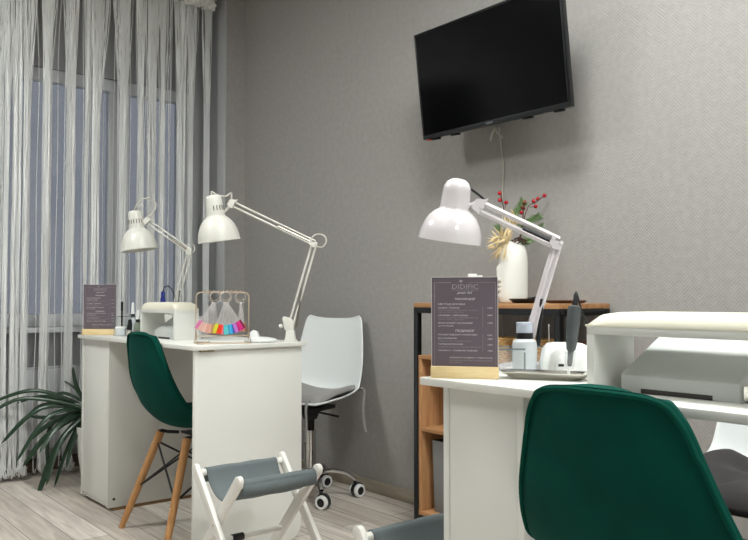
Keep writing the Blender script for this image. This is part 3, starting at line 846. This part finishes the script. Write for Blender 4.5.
PAL2 = [(206,206,60),(240,90,40),(236,60,44),(240,150,170),(90,200,206),(120,206,220),(60,170,226),(90,120,216),(190,120,210),(236,60,150),(222,40,130),(128,20,70)]
cm_ = {}
def colour(c):
    if c not in cm_: cm_[c] = mat('nail_polish_%d' % len(cm_), c, 0.18, noise=0.03, coat=0.3)
    return cm_[c]
rkM = Matrix.Translation(RK) @ Matrix.Rotation(RA,4,'Z')
def swatch_ring(label, x, y, z, pal, a0, a1, ln, group='rings of nail colour samples'):
    p = rkM @ Vector((x,y,z))
    t = thing('swatch_ring', label, 'nail swatch ring', p, RA, group)
    rg = MB().ring((0,0,-.015), .017, .0012, (0,1,0.15), 24, 6); rg.build('key_ring', M['gold'], t)
    cl_ = MB().ring((0,0,-.020), .021, .0034, (0,1,.1), 24, 6); cl_.build('plastic_collar', M['swatch'], t)
    for i, c in enumerate(pal):
        a = a0 + (a1-a0)*i/(len(pal)-1); d = Vector((math.sin(a),0,-math.cos(a))); n = Vector((d.z,0,-d.x))
        yy = -.004+.008*((i % 2))+.001*i
        o0 = Vector((0,yy,-.026)) + d*.012
        b = MB()
        w0, w1 = .0028, .0062
        L1_, L2_ = ln*.70, ln
        def q(l, w, th=.0009): return [o0+d*l+n*w+Vector((0,-th,0)), o0+d*l-n*w+Vector((0,-th,0)), o0+d*l-n*w+Vector((0,th,0)), o0+d*l+n*w+Vector((0,th,0))]
        b.m(0).loft([q(0,w0), q(L1_*.7,w0*1.2), q(L1_,w1)])
        b.m(1).loft([q(L1_,w1,.0011), q(L1_+(L2_-L1_)*.6,w1*1.02,.0013), q(L2_,w1*.78,.001)])
        b.build('swatch_stick', [M['swatch'], colour(c)], t, angle=60)
    return t
swatch_ring('left ring of nude and pink nail samples hung on the gold rack', -.030,-.006,ht+.0005, PAL1, R(-33), R(6), .117)
swatch_ring('middle ring of bright rainbow nail samples hung on the gold rack', .008,-.016,ht+.0005, PAL2, R(-19), R(34), .120)
swatch_ring('right ring of clear nail samples hung at the back of the gold rack', .070,.012,ht+.0005, [(226,220,214),(220,206,196),(206,170,150),(150,96,74)], R(-6), R(9), .112)

# dish, white stand
d_ = MB().lathe([(.001,0),(.06,0),(.068,.004),(.069,.007),(.058,.013),(.03,.019),(.001,.021)], 40)
tag(d_.build('round_dish', M['white_plastic'], None), 'low round white dish beside the base of the long desk lamp', 'dish').location = (1.575,2.645,.75)
wbx = MB().prism([(-.016,0),(.016,0),(.02,.018),(.013,.040),(-.004,.046),(-.014,.036)], -.022, .022, 'xz')
o = wbx.build('plastic_holder', M['white_plastic'], None, .002); tag(o, 'small white faceted plastic holder behind the gold rack', 'holder'); o.location = (1.555,2.655,.75); o.rotation_euler = (0,0,VR)

# little things at the far end of the window desk
kd = 3.5/790
def at(px, d=3.5, z=.75):
    """point on the window desk d metres from the lens, px across the view"""
    f_ = d; r_ = (px-374)*d/790
    return (r_*math.cos(R(YAW))+f_*math.sin(R(YAW)), -r_*math.sin(R(YAW))+f_*math.cos(R(YAW)), z)
tr = thing('organizer', 'clear acrylic organizer beside the menu on the window desk', 'organizer', at(127,3.56), VR)
MB().bb((-.05,-.03,0),(.05,.03,.002)).bb((-.05,.028,.002),(.05,.03,.085)).bb((-.05,-.03,.002),(.05,-.028,.03)).bb((-.05,-.028,.002),(-.048,.028,.085)).bb((.048,-.028,.002),(.05,.028,.085)).build('tray', M['acrylic'], tr)
MB().bb((-.051,.0275,.084),(.051,.0305,.087)).build('rim', M['acrylic_edge'], tr)
b1 = thing('tissue_box', 'low white box in the acrylic organizer on the window desk', 'box', at(121.5,3.53,.7525), VR)
MB().bb((-.02,-.014,0),(.02,.014,.03)).build('box_body', M['frost'], b1, .001); MB().bb((-.021,-.015,.03),(.021,.015,.040)).build('lid', M['white_plastic'], b1, .002)
nb = thing('nail_brush', 'thin black nail brush standing beside the far menu', 'brush', at(122.3,3.575,.7525), VR)
MB().tube([(0,0,0),(0,0,.07),(0,0,.14)], [.0035,.004,.0045], 10).build('handle', M['black_plastic'], nb); MB().cyl((0,0,.11),(0,0,.15),.0052,.005).build('cap', M['black_plastic'], nb)
def drop_bottle(label, px, d, h, m, z=.75, cap=None, tilt=0):
    t = thing('nozzle_bottle', label, 'bottle', at(px,d,z), VR)
    MB().lathe([(.001,0),(.015,0),(.0165,.003),(.0165,h*.42),(.012,h*.5),(.008,h*.53)], 20).build('bottle_body', m, t)
    MB().lathe([(.0095,h*.53),(.0095,h*.62),(.006,h*.64)], 16).build('collar', M['black_plastic'], t)
    MB().lathe([(.0085,h*.64),(.0075,h*.78),(.0055,h*.95),(.003,h)], 16, cap0=True).build('nozzle_cap', M['white_plastic'], t)
    return t
drop_bottle('greenish bottle with white nozzle cap next to the small hand rest', 138.3, 3.50, .118, M['green_glass'])
drop_bottle('tall bottle with white nozzle cap behind the greenish bottle', 133.2, 3.66, .15, M['frost'])
cp = thing('nail_clipper', 'black clip standing on the window desk beside the nozzle bottles', 'clip', at(129.6,3.485), VR)
MB().lathe([(.010,0),(.012,.003),(.012,.032),(.009,.036)], 14).build('stand', M['steel'], cp)
MB().tube([(0,0,.03),(.004,0,.055),(.003,0,.075)], [.013,.010,.007], 10).build('clip_body', M['black_plastic'], cp)
dr = thing('nail_drill', 'blue nail drill standing behind the small hand rest with its cord', 'nail drill', at(163,3.62), VR)
MB().bb((-.03,-.03,0),(.03,.03,.05)).build('control_box', M['white_plastic'], dr, .006)
MB().cyl((0,0,.05),(0,0,.12),.014,.012).build('cradle', M['white_plastic'], dr)
MB().lathe([(.008,.12),(.0115,.125),(.0115,.165),(.009,.170),(.009,.195),(.0055,.2)], 16).build('handpiece', M['blue'], dr)
MB().tube(crom([(0,0,.2),(.006,0,.218),(.022,0,.224),(.040,0,.21),(.052,0,.18),(.060,0,.12),(.058,0,.06),(.045,.01,.0035),(.034,.02,.02)],4), .0022, 6).build('cord', M['cable_black'], dr)

# ------------------------------------------------------------------ right desk small things
def atd(px, d, z=.75): return at(px, d, z)
org = thing('organizer', 'clear acrylic organizer holding the pump bottle on the right desk', 'organizer', atd(521,1.78), VR)
MB().bb((-.055,-.03,0),(.055,.034,.0025)).bb((-.055,.0315,.0025),(.055,.034,.056)).bb((-.055,-.03,.0025),(.003,-.0275,.053)).bb((-.055,-.0275,.0025),(-.0525,.0315,.05)).bb((.0525,-.0275,.0025),(.055,.0315,.056)).bb((.0005,-.0275,.0025),(.003,-.0,.047)).build('tray', M['acrylic'], org)
MB().bb((-.055,-.0305,.052),(.003,-.027,.056)).bb((-.055,.031,.055),(.055,.0345,.058)).bb((.0005,-.0306,.0025),(.0032,-.0268,.047)).bb((.0522,-.0276,.0025),(.0553,-.024,.056)).build('rim', M['acrylic_edge'], org)
pb = thing('pump_bottle', 'frosted pump bottle with black collar standing in the acrylic organizer', 'bottle', atd(524.2,1.79,.7525), VR)
MB().lathe([(.001,0),(.025,0),(.0277,.003),(.0277,.058),(.0262,.067),(.0192,.0725)], 28).build('bottle_body', M['frost'], pb)
MB().lathe([(.0196,.073),(.0196,.086),(.017,.0865)], 24).build('collar', M['black_plastic'], pb)
MB().lathe([(.0185,.0865),(.0185,.104),(.0195,.105),(.0195,.109),(.016,.1105)], 24).build('dispenser_cap', M['frost_cap'], pb)
tp = thing('metal_tray', 'shallow steel tray on the right desk before the white nail lamp', 'tray', (1.306,1.052,.75), R(-62))
def tray_ring(hx, hy, z): return [(-hx,0,z),(-hx*.82,-hy,z),(hx*.82,-hy,z),(hx,0,z),(hx*.82,hy,z),(-hx*.82,hy,z)]
mb = MB(); mb.loft([tray_ring(.072,.026,.0), tray_ring(.098,.04,.014), tray_ring(.099,.041,.0155), tray_ring(.094,.038,.0145), tray_ring(.07,.025,.003)]); mb.build('tray_body', M['steel'], tp, .0005)
uv = thing('nail_lamp', 'white rounded nail curing lamp between the pump bottle and big hand rest', 'nail lamp', atd(569,1.74), VR)
def arch(s_, y, h): return [(-.058*s_,y,0),(-.057*s_,y,h*.35),(-.05*s_,y,h*.78),(-.04*s_,y,h*.96),(-.025*s_,y,h),(.025*s_,y,h),(.04*s_,y,h*.96),(.05*s_,y,h*.78),(.057*s_,y,h*.35),(.058*s_,y,0)]
b = MB(); b.loft([arch(.95,-.035,.058), arch(1,-.03,.063), arch(1,.05,.068), arch(.95,.065,.06)]); b.build('housing', M['white_plastic'], uv, angle=50)
b = MB(); b.loft([[(x*.78,y-.0,z*.80+0.0) for x,y,z in arch(.95,-.0362,.058)], [(x*.74,y,z*.76) for x,y,z in arch(.95,-.0385,.058)]]); b.build('front_panel', M['white_plastic'], uv, angle=50)
MB().bb((-.034,-.0395,.020),(-.022,-.036,.0255)).build('sensor_slot', M['black_plastic'], uv)
nd = thing('nail_drill', 'grey nail drill handpiece standing upright in a clear holder', 'nail drill', atd(568,1.64), VR)
MB().bb((-.014,-.012,0),(.012,.012,.004)).lathe([(.003,.004),(.003,.022)], 10).build('stand', M['white_plastic'], nd)
MB().lathe([(.008,.020),(.0105,.024),(.0125,.056),(.0115,.056),(.0095,.025)], 20, (0,0,0), (.06,0,1), cap0=True, cap1=False).build('holder', M['acrylic'], nd)
axd = Vector((.095,0,.99)).normalized(); p0 = Vector((.0015,0,.026))
def hl(a, b): return a, b
MB().lathe([(.0035,0),(.005,.004),(.0062,.03),(.0098,.036),(.0115,.05),(.013,.085),(.0138,.088),(.0138,.116),(.0125,.124),(.006,.127)], 20, p0, axd).build('handpiece', M['grey_tool'], nd)
MB().lathe([(.0066,.1265),(.0062,.132),(.0046,.136),(.0044,.149),(.003,.151)], 14, p0, axd).build('cable_boot', M['black_plastic'], nd)
e = p0+axd*.148
MB().tube(crom([e, e+Vector((.003,.008,.006)), e+Vector((.010,.02,-.006)), e+Vector((.018,.026,-.030)), e+Vector((.034,.03,-.070)), e+Vector((.05,.03,-.12)), e+Vector((.055,.03,-.165))],4), .0022, 6).build('cord', M['cable_black'], nd)
pin = MB().cyl((0,0,0),(0,0,.105),.0013,seg=8).ball((0,0,.106),.002,8)
o = pin.build('cuticle_pusher', M['steel'], None); tag(o, 'thin steel pin standing between the pump bottle and white nail lamp', 'nail tool'); o.location = atd(548.5,1.795,.7502)
 
# ------------------------------------------------------------------ shelf unit on the right wall
SX0, SX1, SY0, SY1 = 2.09, 2.369, 1.624, 2.335
sh = thing('shelf_unit', 'oak shelf unit with black metal frame against the grey wall', 'shelf', ((SX0+SX1)/2,(SY0+SY1)/2,0), 0)
hx, hy = (SX1-SX0)/2, (SY1-SY0)/2
MB().bb((-hx,-hy,.882),(hx,hy,.900)).build('top_board', M['oak'], sh, .001)
f = MB()
for x in (-hx+.011,hx-.011):
    for y in (-hy+.011,hy-.011): f.bb((x-.011,y-.011,0),(x+.011,y+.011,.860))
    f.bb((x-.011,-hy,.860),(x+.011,hy,.882)).bb((x-.010,-hy+.022,.055),(x+.010,hy-.022,.075))
for y in (-hy+.011,hy-.011): f.bb((-hx+.022,y-.011,.860),(hx-.022,y+.011,.881)).bb((-hx+.022,y-.010,.055),(hx-.022,y+.010,.075))
f.build('frame', M['black_metal'], sh, .001)
ix0, iy = -hx+.004, hy-.0225
MB().bb((ix0,-iy,.68),(hx-.002,iy,.695)).build('shelf_board', M['oak'], sh, .001)
MB().bb((ix0,-iy+.016,.40),(hx-.002,iy-.016,.416)).build('shelf_board', M['oak'], sh, .001)
MB().bb((ix0,-iy,.0755),(hx-.002,iy,.0915)).build('shelf_board', M['oak'], sh, .001)
for s_ in (-1,1):
    MB().bb((ix0+.001,s_*iy,.0916),(hx-.003,s_*(iy-.016),.6799)).build('side_board', M['oak_v'], sh, .001)
gb = thing('storage_bin', 'grey fabric storage bin in the lower bay of the oak shelf', 'storage bin', (2.235,2.165,.0916))
b = MB(); b.loft([[(-.105,-.095,0),(.105,-.095,0),(.105,.095,0),(-.105,.095,0)],[(-.112,-.1,.275),(.112,-.1,.275),(.112,.1,.275),(-.112,.1,.275)],[(-.106,-.094,.275),(.106,-.094,.275),(.106,.094,.275),(-.106,.094,.275)],[(-.1,-.09,.006),(.1,-.09,.006),(.1,.09,.006),(-.1,.09,.006)]])
b.build('bin_body', M['bin'], gb, .002)
MB().tube(crom([(-.113,-.03,.22),(-.120,-.02,.20),(-.120,.02,.20),(-.113,.03,.22)],4), .004, 6).build('bin_handle', M['bin'], gb)
# straw basket (woven)
def weave_basket(label, loc, rx, ry, h):
    t = thing('straw_basket', label, 'basket', loc, 0, 'woven straw baskets on the oak shelf')
    b = MB(); n = 44
    for j in range(9):
        z = .004 + h*j/8; s_ = 1+.06*j/8
        pts = []
        for i in range(n+1):
            a = 2*PI*i/n; o_ = .003*(1 if (i+j) % 2 else -1)
            ca, sa = math.cos(a), math.sin(a)
            k_ = (abs(ca)**4+abs(sa)**4)**-.25
            pts.append(((rx*s_+o_)*ca*k_, (ry*s_+o_)*sa*k_, z))
        b.tube(pts, .0052, 5)
    b.build('weave', M['wicker'], t)
    MB().bb((-rx*.9,-ry*.9,.0005),(rx*.9,ry*.9,.004)).build('bottom', M['wicker'], t)
    return t
weave_basket('woven straw basket on the oak shelf behind the near price menu', (2.19,1.96,.695), .06, .062, .072)
weave_basket('woven straw basket on the oak shelf seen right of the pump bottle', (2.19,1.80,.695), .06, .062, .072)
bx = thing('wooden_box', 'dark brown wooden box at the back of the oak shelf behind the baskets', 'box', (2.31,1.85,.6952))
MB().bb((-.035,-.19,0),(.035,.19,.062)).build('box_body', M['brown_box'], bx, .002); MB().bb((-.037,-.192,.062),(.037,.192,.072)).build('lid', M['brown_box'], bx, .002)

# ------------------------------------------------------------------ vase and bouquet
VX, VY, VZ = 2.244, 1.953, .900
kv = 2.93/790
va = thing('face_vase', 'white ceramic vase with a sculpted face profile on the oak shelf', 'vase', (VX,VY,VZ), VR)
prof = crom([(.040,0),(.049,.004),(.0535,.03),(.0545,.09),(.054,.15),(.051,.185),(.042,.212),(.028,.224),(.024,.228)],4)
inn = [(r-.004,z) for r, z in reversed(prof) if z > .1]
b = MB(); seg = 48; rings = []
def nose(z):
    n_ = 0
    for zc, w_, a_ in ((.128,.020,.010),(.100,.014,.007),(.086,.006,.011),(.066,.006,.008),(.05,.006,.007),(.028,.012,.005)):
        n_ += a_*math.exp(-((z-zc)/w_)**2)
    for zc, w_, a_ in ((.075,.004,.008),(.058,.003,.006),(.040,.005,.006),(.15,.012,.006)):
        n_ -= a_*math.exp(-((z-zc)/w_)**2)
    return n_
zs = sorted(set([p[1] for p in prof] + [.002*i for i in range(5,110)]))
def rad_at(z):
    for (r0,z0),(r1,z1) in zip(prof, prof[1:]):
        if z0 <= z <= z1: return r0+(r1-r0)*(z-z0)/max(z1-z0,1e-6)
    return prof[-1][0]
for z in zs:
    r0 = rad_at(z); ring_ = []
    for i in range(seg):
        a = 2*PI*i/seg; da = (a-PI*1.03+PI) % (2*PI) - PI
        ring_.append(((r0 + nose(z)*math.exp(-(da/.20)**2))*math.cos(a), (r0 + nose(z)*math.exp(-(da/.20)**2))*math.sin(a), z))
    rings.append(ring_)
for r, z in inn: rings.append([(r*math.cos(2*PI*i/seg), r*math.sin(2*PI*i/seg), z) for i in range(seg)])
b.loft(rings); b.build('vase_body', M['ceramic'], va, angle=70)

bq = thing('bouquet', 'dried bouquet with red berries and gold leaves in the white vase', 'bouquet', (VX,VY,VZ), VR)
def bp(x, y, dy=0): return Vector(((x-512)*kv, dy, (299.5-y)*kv))
base = bp(512,248)
tw = MB(); stems = [(498,190,-.02),(498,197,-.02),(505,199,-.01),(524,198,.01),(521,203,.0),(524,204,.02),(520,209,-.01),(534,196.5,.02),(539,194,.03),(545,191,.02),(535,202.5,.0)]
tw.tube(crom([bp(511,262), bp(508,232,-.01), bp(502,206,-.02), bp(499,190,-.02)],4), .0022, 6)
tw.tube(crom([bp(513,262), bp(520,232,.0), bp(522,214,.0), bp(524,200,.01)],4), .0022, 6)
tw.tube(crom([bp(513,262), bp(521,226,.01), bp(528,203,.015), bp(536,198,.02), bp(545,191,.02)],4), .002, 6)
tw.tube([bp(503,205,-.02), bp(505,200,-.01)], .0014, 5); tw.tube([bp(530,203,.015), bp(535,202.5,0)], .0014, 5)
tw.build('twig', M['twig'], bq)
for x, y, dy in stems:
    b = MB().ball(bp(x,y,dy), .0078, 14); b.build('berry', M['berry'], bq)
def blade(mb, p, d, L_, w_, up=Vector((0,-1,0)), curl=.2, n=5):
    d = d.normalized(); s_ = d.cross(up).normalized(); nn = s_.cross(d)
    A, B_ = [], []
    for i in range(n+1):
        t_ = i/n; c = p + d*L_*t_ + nn*curl*L_*t_*t_; ww = w_*math.sin(PI*min(1,(t_*.94+.06)))**1.5
        A.append(c+s_*ww); B_.append(c-s_*ww)
    mb.loft([A,B_], closed=False)
pg = MB()
for (x0,y0,x1,y1,dy,n_) in ((508,222,521,196,-.01,26),(512,214,526,198,.01,22),(516,226,538,212,.0,26),(520,232,541,222,-.01,24),(518,240,532,236,-.015,20),(527,216,541,213,.01,18),(506,236,496,222,.0,16)):
    a, c = bp(x0,y0,dy), bp(x1,y1,dy*1.5)
    pg.tube([a,c], .0015, 5); dv = (c-a).normalized()
    for i in range(n_*2):
        f_ = i/(n_*2); p = a.lerp(c,f_)
        for s_ in (-1,1):
            ang = s_*R(38+random.uniform(-14,14)); r3 = Matrix.Rotation(ang,3,'Y') @ dv + Vector((0,random.uniform(-.5,.5),0))
            pg.tube([p, p+r3.normalized()*random.uniform(.017,.028)*(1-.35*f_)], [.0015,.0008], 3)
pg.build('pine_sprig', M['pine'], bq)
gl = MB()
for i in range(34):
    x, y = random.uniform(496,506), random.uniform(232,247)
    ang = random.choice((random.uniform(150,265), random.uniform(150,265), random.uniform(60,150)))
    L_ = random.uniform(10,19); w_ = random.uniform(2.0,3.6)
    d = Vector((math.cos(R(ang)), random.uniform(-.7,.1), math.sin(R(ang))))
    blade(gl, bp(x,y,random.uniform(-.035,-.01)), d, L_*kv, w_*kv*.5, up=Vector((random.uniform(-.6,.6),-1,random.uniform(-.4,.4))), curl=random.uniform(-.35,.35))
for i in range(12):
    ang = random.uniform(50,120); d = Vector((math.cos(R(ang)), random.uniform(-.5,.2), math.sin(R(ang))))
    blade(gl, bp(random.uniform(503,514),random.uniform(214,228),-.02), d, random.uniform(9,16)*kv, random.uniform(2,3.4)*kv*.5, up=Vector((random.uniform(-.6,.6),-1,0)), curl=random.uniform(-.3,.3))
gl.build('gold_leaf', M['goldleaf'], bq, mods=[solid(.0006)])
cn = MB()
for i in range(46):
    a = i*2.4; f_ = i/46; r0 = .022*math.sin(PI*(f_*.85+.12)); p = bp(517,239,-.02)+Vector((r0*math.cos(a)*1.2, r0*math.sin(a), -.012+.03*f_))
    cn.ball(p, .0052, 6, .6)
cn.build('pine_cone', M['cone'], bq)
ws = MB()
for i in range(10):
    p = bp(500+random.uniform(-4,8), 243+random.uniform(0,14), -.045); ws.tube(crom([bp(506,240,-.03), p, p+Vector((random.uniform(-.01,.006),-.004,-.014))],3), .0009, 4)
ws.build('dried_wisps', M['goldleaf'], bq)

# plates on the shelf top
pt = thing('oval_tray', 'black oval tray on the oak shelf top right of the vase', 'tray', (2.18,1.835,.9), R(20))
MB().lathe([(.001,0),(.05,0),(.06,.004),(.072,.012),(.075,.0155),(.073,.0165),(.058,.007),(.001,.004)], 36, sx=1, sy=.82).build('tray_body', M['black_plastic'], pt)
MB().tube(crom([(-.05,-.02,.013),(-.01,-.035,.020),(.02,-.02,.018),(.04,.01,.016)],4), .004, 6).build('handle', M['black_metal'], pt)
pp = MB().lathe([(.001,0),(.055,0),(.066,.004),(.07,.010),(.067,.011),(.054,.005),(.001,.004)], 36)
o = pp.build('wooden_plate', M['brown_box'], None); tag(o, 'round brown wooden plate at the near end of the oak shelf top', 'plate'); o.location = (2.25,1.72,.9)
wv = thing('paper_roll_stack', 'white folded cards standing on the oak shelf behind the price menu', 'cards', (2.19,2.105,.9), VR)
MB().bb((-.02,-.012,0),(.012,.012,.111)).build('card', M['white_plastic'], wv, .001); MB().bb((.0125,-.012,0),(.034,.012,.105)).build('card', M['white_plastic'], wv, .001)
wv.name = 'card_stack'

# ------------------------------------------------------------------ television
tv = thing('television', 'black flat television mounted high on the grey wall', 'television', (2.185,2.022,1.785), rot=(R(7),0,R(-90)))
TW, TH = .369, .2145
cs = MB().bb((-TW,-.012,-TH),(TW,.012,TH)); cs.bb((-TW+.06,.012,-TH+.02),(TW-.06,.045,TH-.12)).build('casing', M['tv_black'], tv, .003)
bz = MB(); w_ = .008
bz.bb((-TW,-.0155,TH-w_),(TW,-.0121,TH)).bb((-TW,-.0155,-TH),(TW,-.0121,-TH+.017)).bb((-TW,-.0155,-TH+.017),(-TW+w_,-.0121,TH-w_)).bb((TW-w_,-.0155,-TH+.017),(TW,-.0121,TH-w_)).build('bezel', M['tv_black'], tv, .001)
MB().bb((-TW+w_,-.0135,-TH+.017),(TW-w_,-.0122,TH-w_)).build('screen', M['screen'], tv)
b = MB(); put_text(b.bm, 'DEXP', -.018, -TH+.0055, .0085, -.0158, .034); b.build('logo', M['logo'], tv, angle=180)
MB().bb((-TW+.02,-.012,-TH-.006),(-TW+.034,.0,-TH-.0003)).build('red_tag', M['red'], tv)
for x in (-.2,.17,-.31,.31): MB().bb((x-.02,-.006,-TH-.007),(x+.02,.012,-TH-.0003)).build('foot_mount', M['black_plastic'], tv, .002)
br = thing('tv_bracket', 'black wall bracket holding the television off the wall', 'bracket', (XR,2.022,1.80), R(-90))
MB().bb((-.10,-.022,-.10),(.10,-.001,.10)).build('wall_plate', M['black_metal'], br, .002)
MB().bb((-.03,-.148,-.03),(.03,-.022,.03)).build('arm', M['black_metal'], br, .002)
cb = thing('power_cable', 'thin pale cable hanging down the wall below the television', 'cable', (XR-.004,2.12,0))
MB().tube(crom([(-.02,.0,1.60),(-.004,.004,1.53),(0,-.006,1.44),(0,.0,1.36),(0,.002,1.25),(0,.0,1.10),(0,.01,.95),(0,.0,.60),(0,.0,.12)],5), .0028, 6).build('cord', M['cable_white'], cb)
kn = MB()
for sgn in (-1,1): kn.tube(crom([(-.02,.02,1.60),(-.022,.02+.016*sgn,1.578),(-.012,.02+.034*sgn,1.555)],3), [.006]*4+[.004]*3, 6)
kn.build('tied_end', M['cable_white'], cb)

# ------------------------------------------------------------------ potted plant
pl = thing('potted_plant', 'strap leaved green houseplant in a white pot behind the window desk', 'plant', (1.442,3.921,0), VR)
MB().lathe([(.001,0),(.085,0),(.095,.01),(.118,.14),(.125,.25),(.128,.285),(.12,.287),(.116,.26),(.001,.258)], 36).build('pot', M['pot'], pl)
MB().lathe([(.001,.262),(.113,.262),(.113,.259)], 24, cap0=False, cap1=False).build('soil', M['soil'], pl)
kp = 3.98/790
def pp_(x, y, dy=0): return Vector(((x-104)*kp, dy, (481-y)*kp))
LV = [  # tip px, mid px, width, depth offset at tip
 ((-4,401),(40,389),.016,-.06),((12,404),(45,396),.013,.05),((-6,416),(30,396),.015,-.12),((16,437),(48,405),.020,-.14),((27,441),(55,420),.021,.02),
 ((25,417),(55,417),.016,.06),((52,489),(66,440),.027,-.16),((30,462),(52,432),.022,-.06),((47,480),(50,425),.017,.04),((64,480),(74,440),.014,-.1),
 ((74,366),(79,390),.017,-.02),((62,381),(74,388),.009,.03),((84,372),(84,392),.018,.05),((56,444),(68,420),.020,-.18),((78,460),(82,430),.018,-.14),
 ((18,419),(44,404),.012,.10),((120,380),(108,385),.018,.03),((135,400),(115,392),.018,-.06),((125,430),(112,405),.02,-.1),((40,400),(62,394),.013,.12),((105,372),(100,385),.016,.1),
 ((66,473),(72,432),.019,-.22),((36,452),(58,412),.018,-.2)]
for (tx,ty),(mx_,my),w_,dy in LV:
    b0 = pp_(92+random.uniform(-4,6), 410, random.uniform(-.02,.02)); root = Vector((b0.x*.5, b0.y*.5, .255))
    path = crom([root, b0, pp_(mx_,my,dy*.5), pp_(tx,ty,dy)], 6)
    path = [Vector(p) for p in path]; n_ = len(path); A, B_, C = [], [], []
    side = None
    for i, p in enumerate(path):
        tn = (path[min(i+1,n_-1)]-path[max(i-1,0)]).normalized()
        view = Vector((random.uniform(-.05,.05)*0,-1,.45)).normalized()
        s_ = tn.cross(view); s_ = s_.normalized() if s_.length > 1e-4 else Vector((1,0,0))
        f_ = i/(n_-1); ww = w_*(.35+.65*min(1,f_*2.2))*(1 if f_ < .7 else max(.04, math.sqrt(max(0,1-((f_-.7)/.3)**2))))
        nn = s_.cross(tn)
        A.append(p+s_*ww*.62); C.append(p - nn*ww*.18); B_.append(p-s_*ww*.62)
    lb = MB(); lb.loft([A,C,B_], closed=False)
    lb.build('leaf', M['leaf'], pl, mods=[solid(.0012)], angle=180)
lb = MB(); tip = pp_(52,482,-.15)

# ------------------------------------------------------------------ render look
sc.view_settings.view_transform = 'Standard'
sc.view_settings.look = 'None'
sc.view_settings.exposure = 0.0
sc.view_settings.gamma = 1.0
sc.view_settings.use_curve_mapping = False
sc.cycles.use_denoising = True
sc.cycles.max_bounces = 8
sc.cycles.transparent_max_bounces = 24
sc.cycles.sample_clamp_indirect = 6
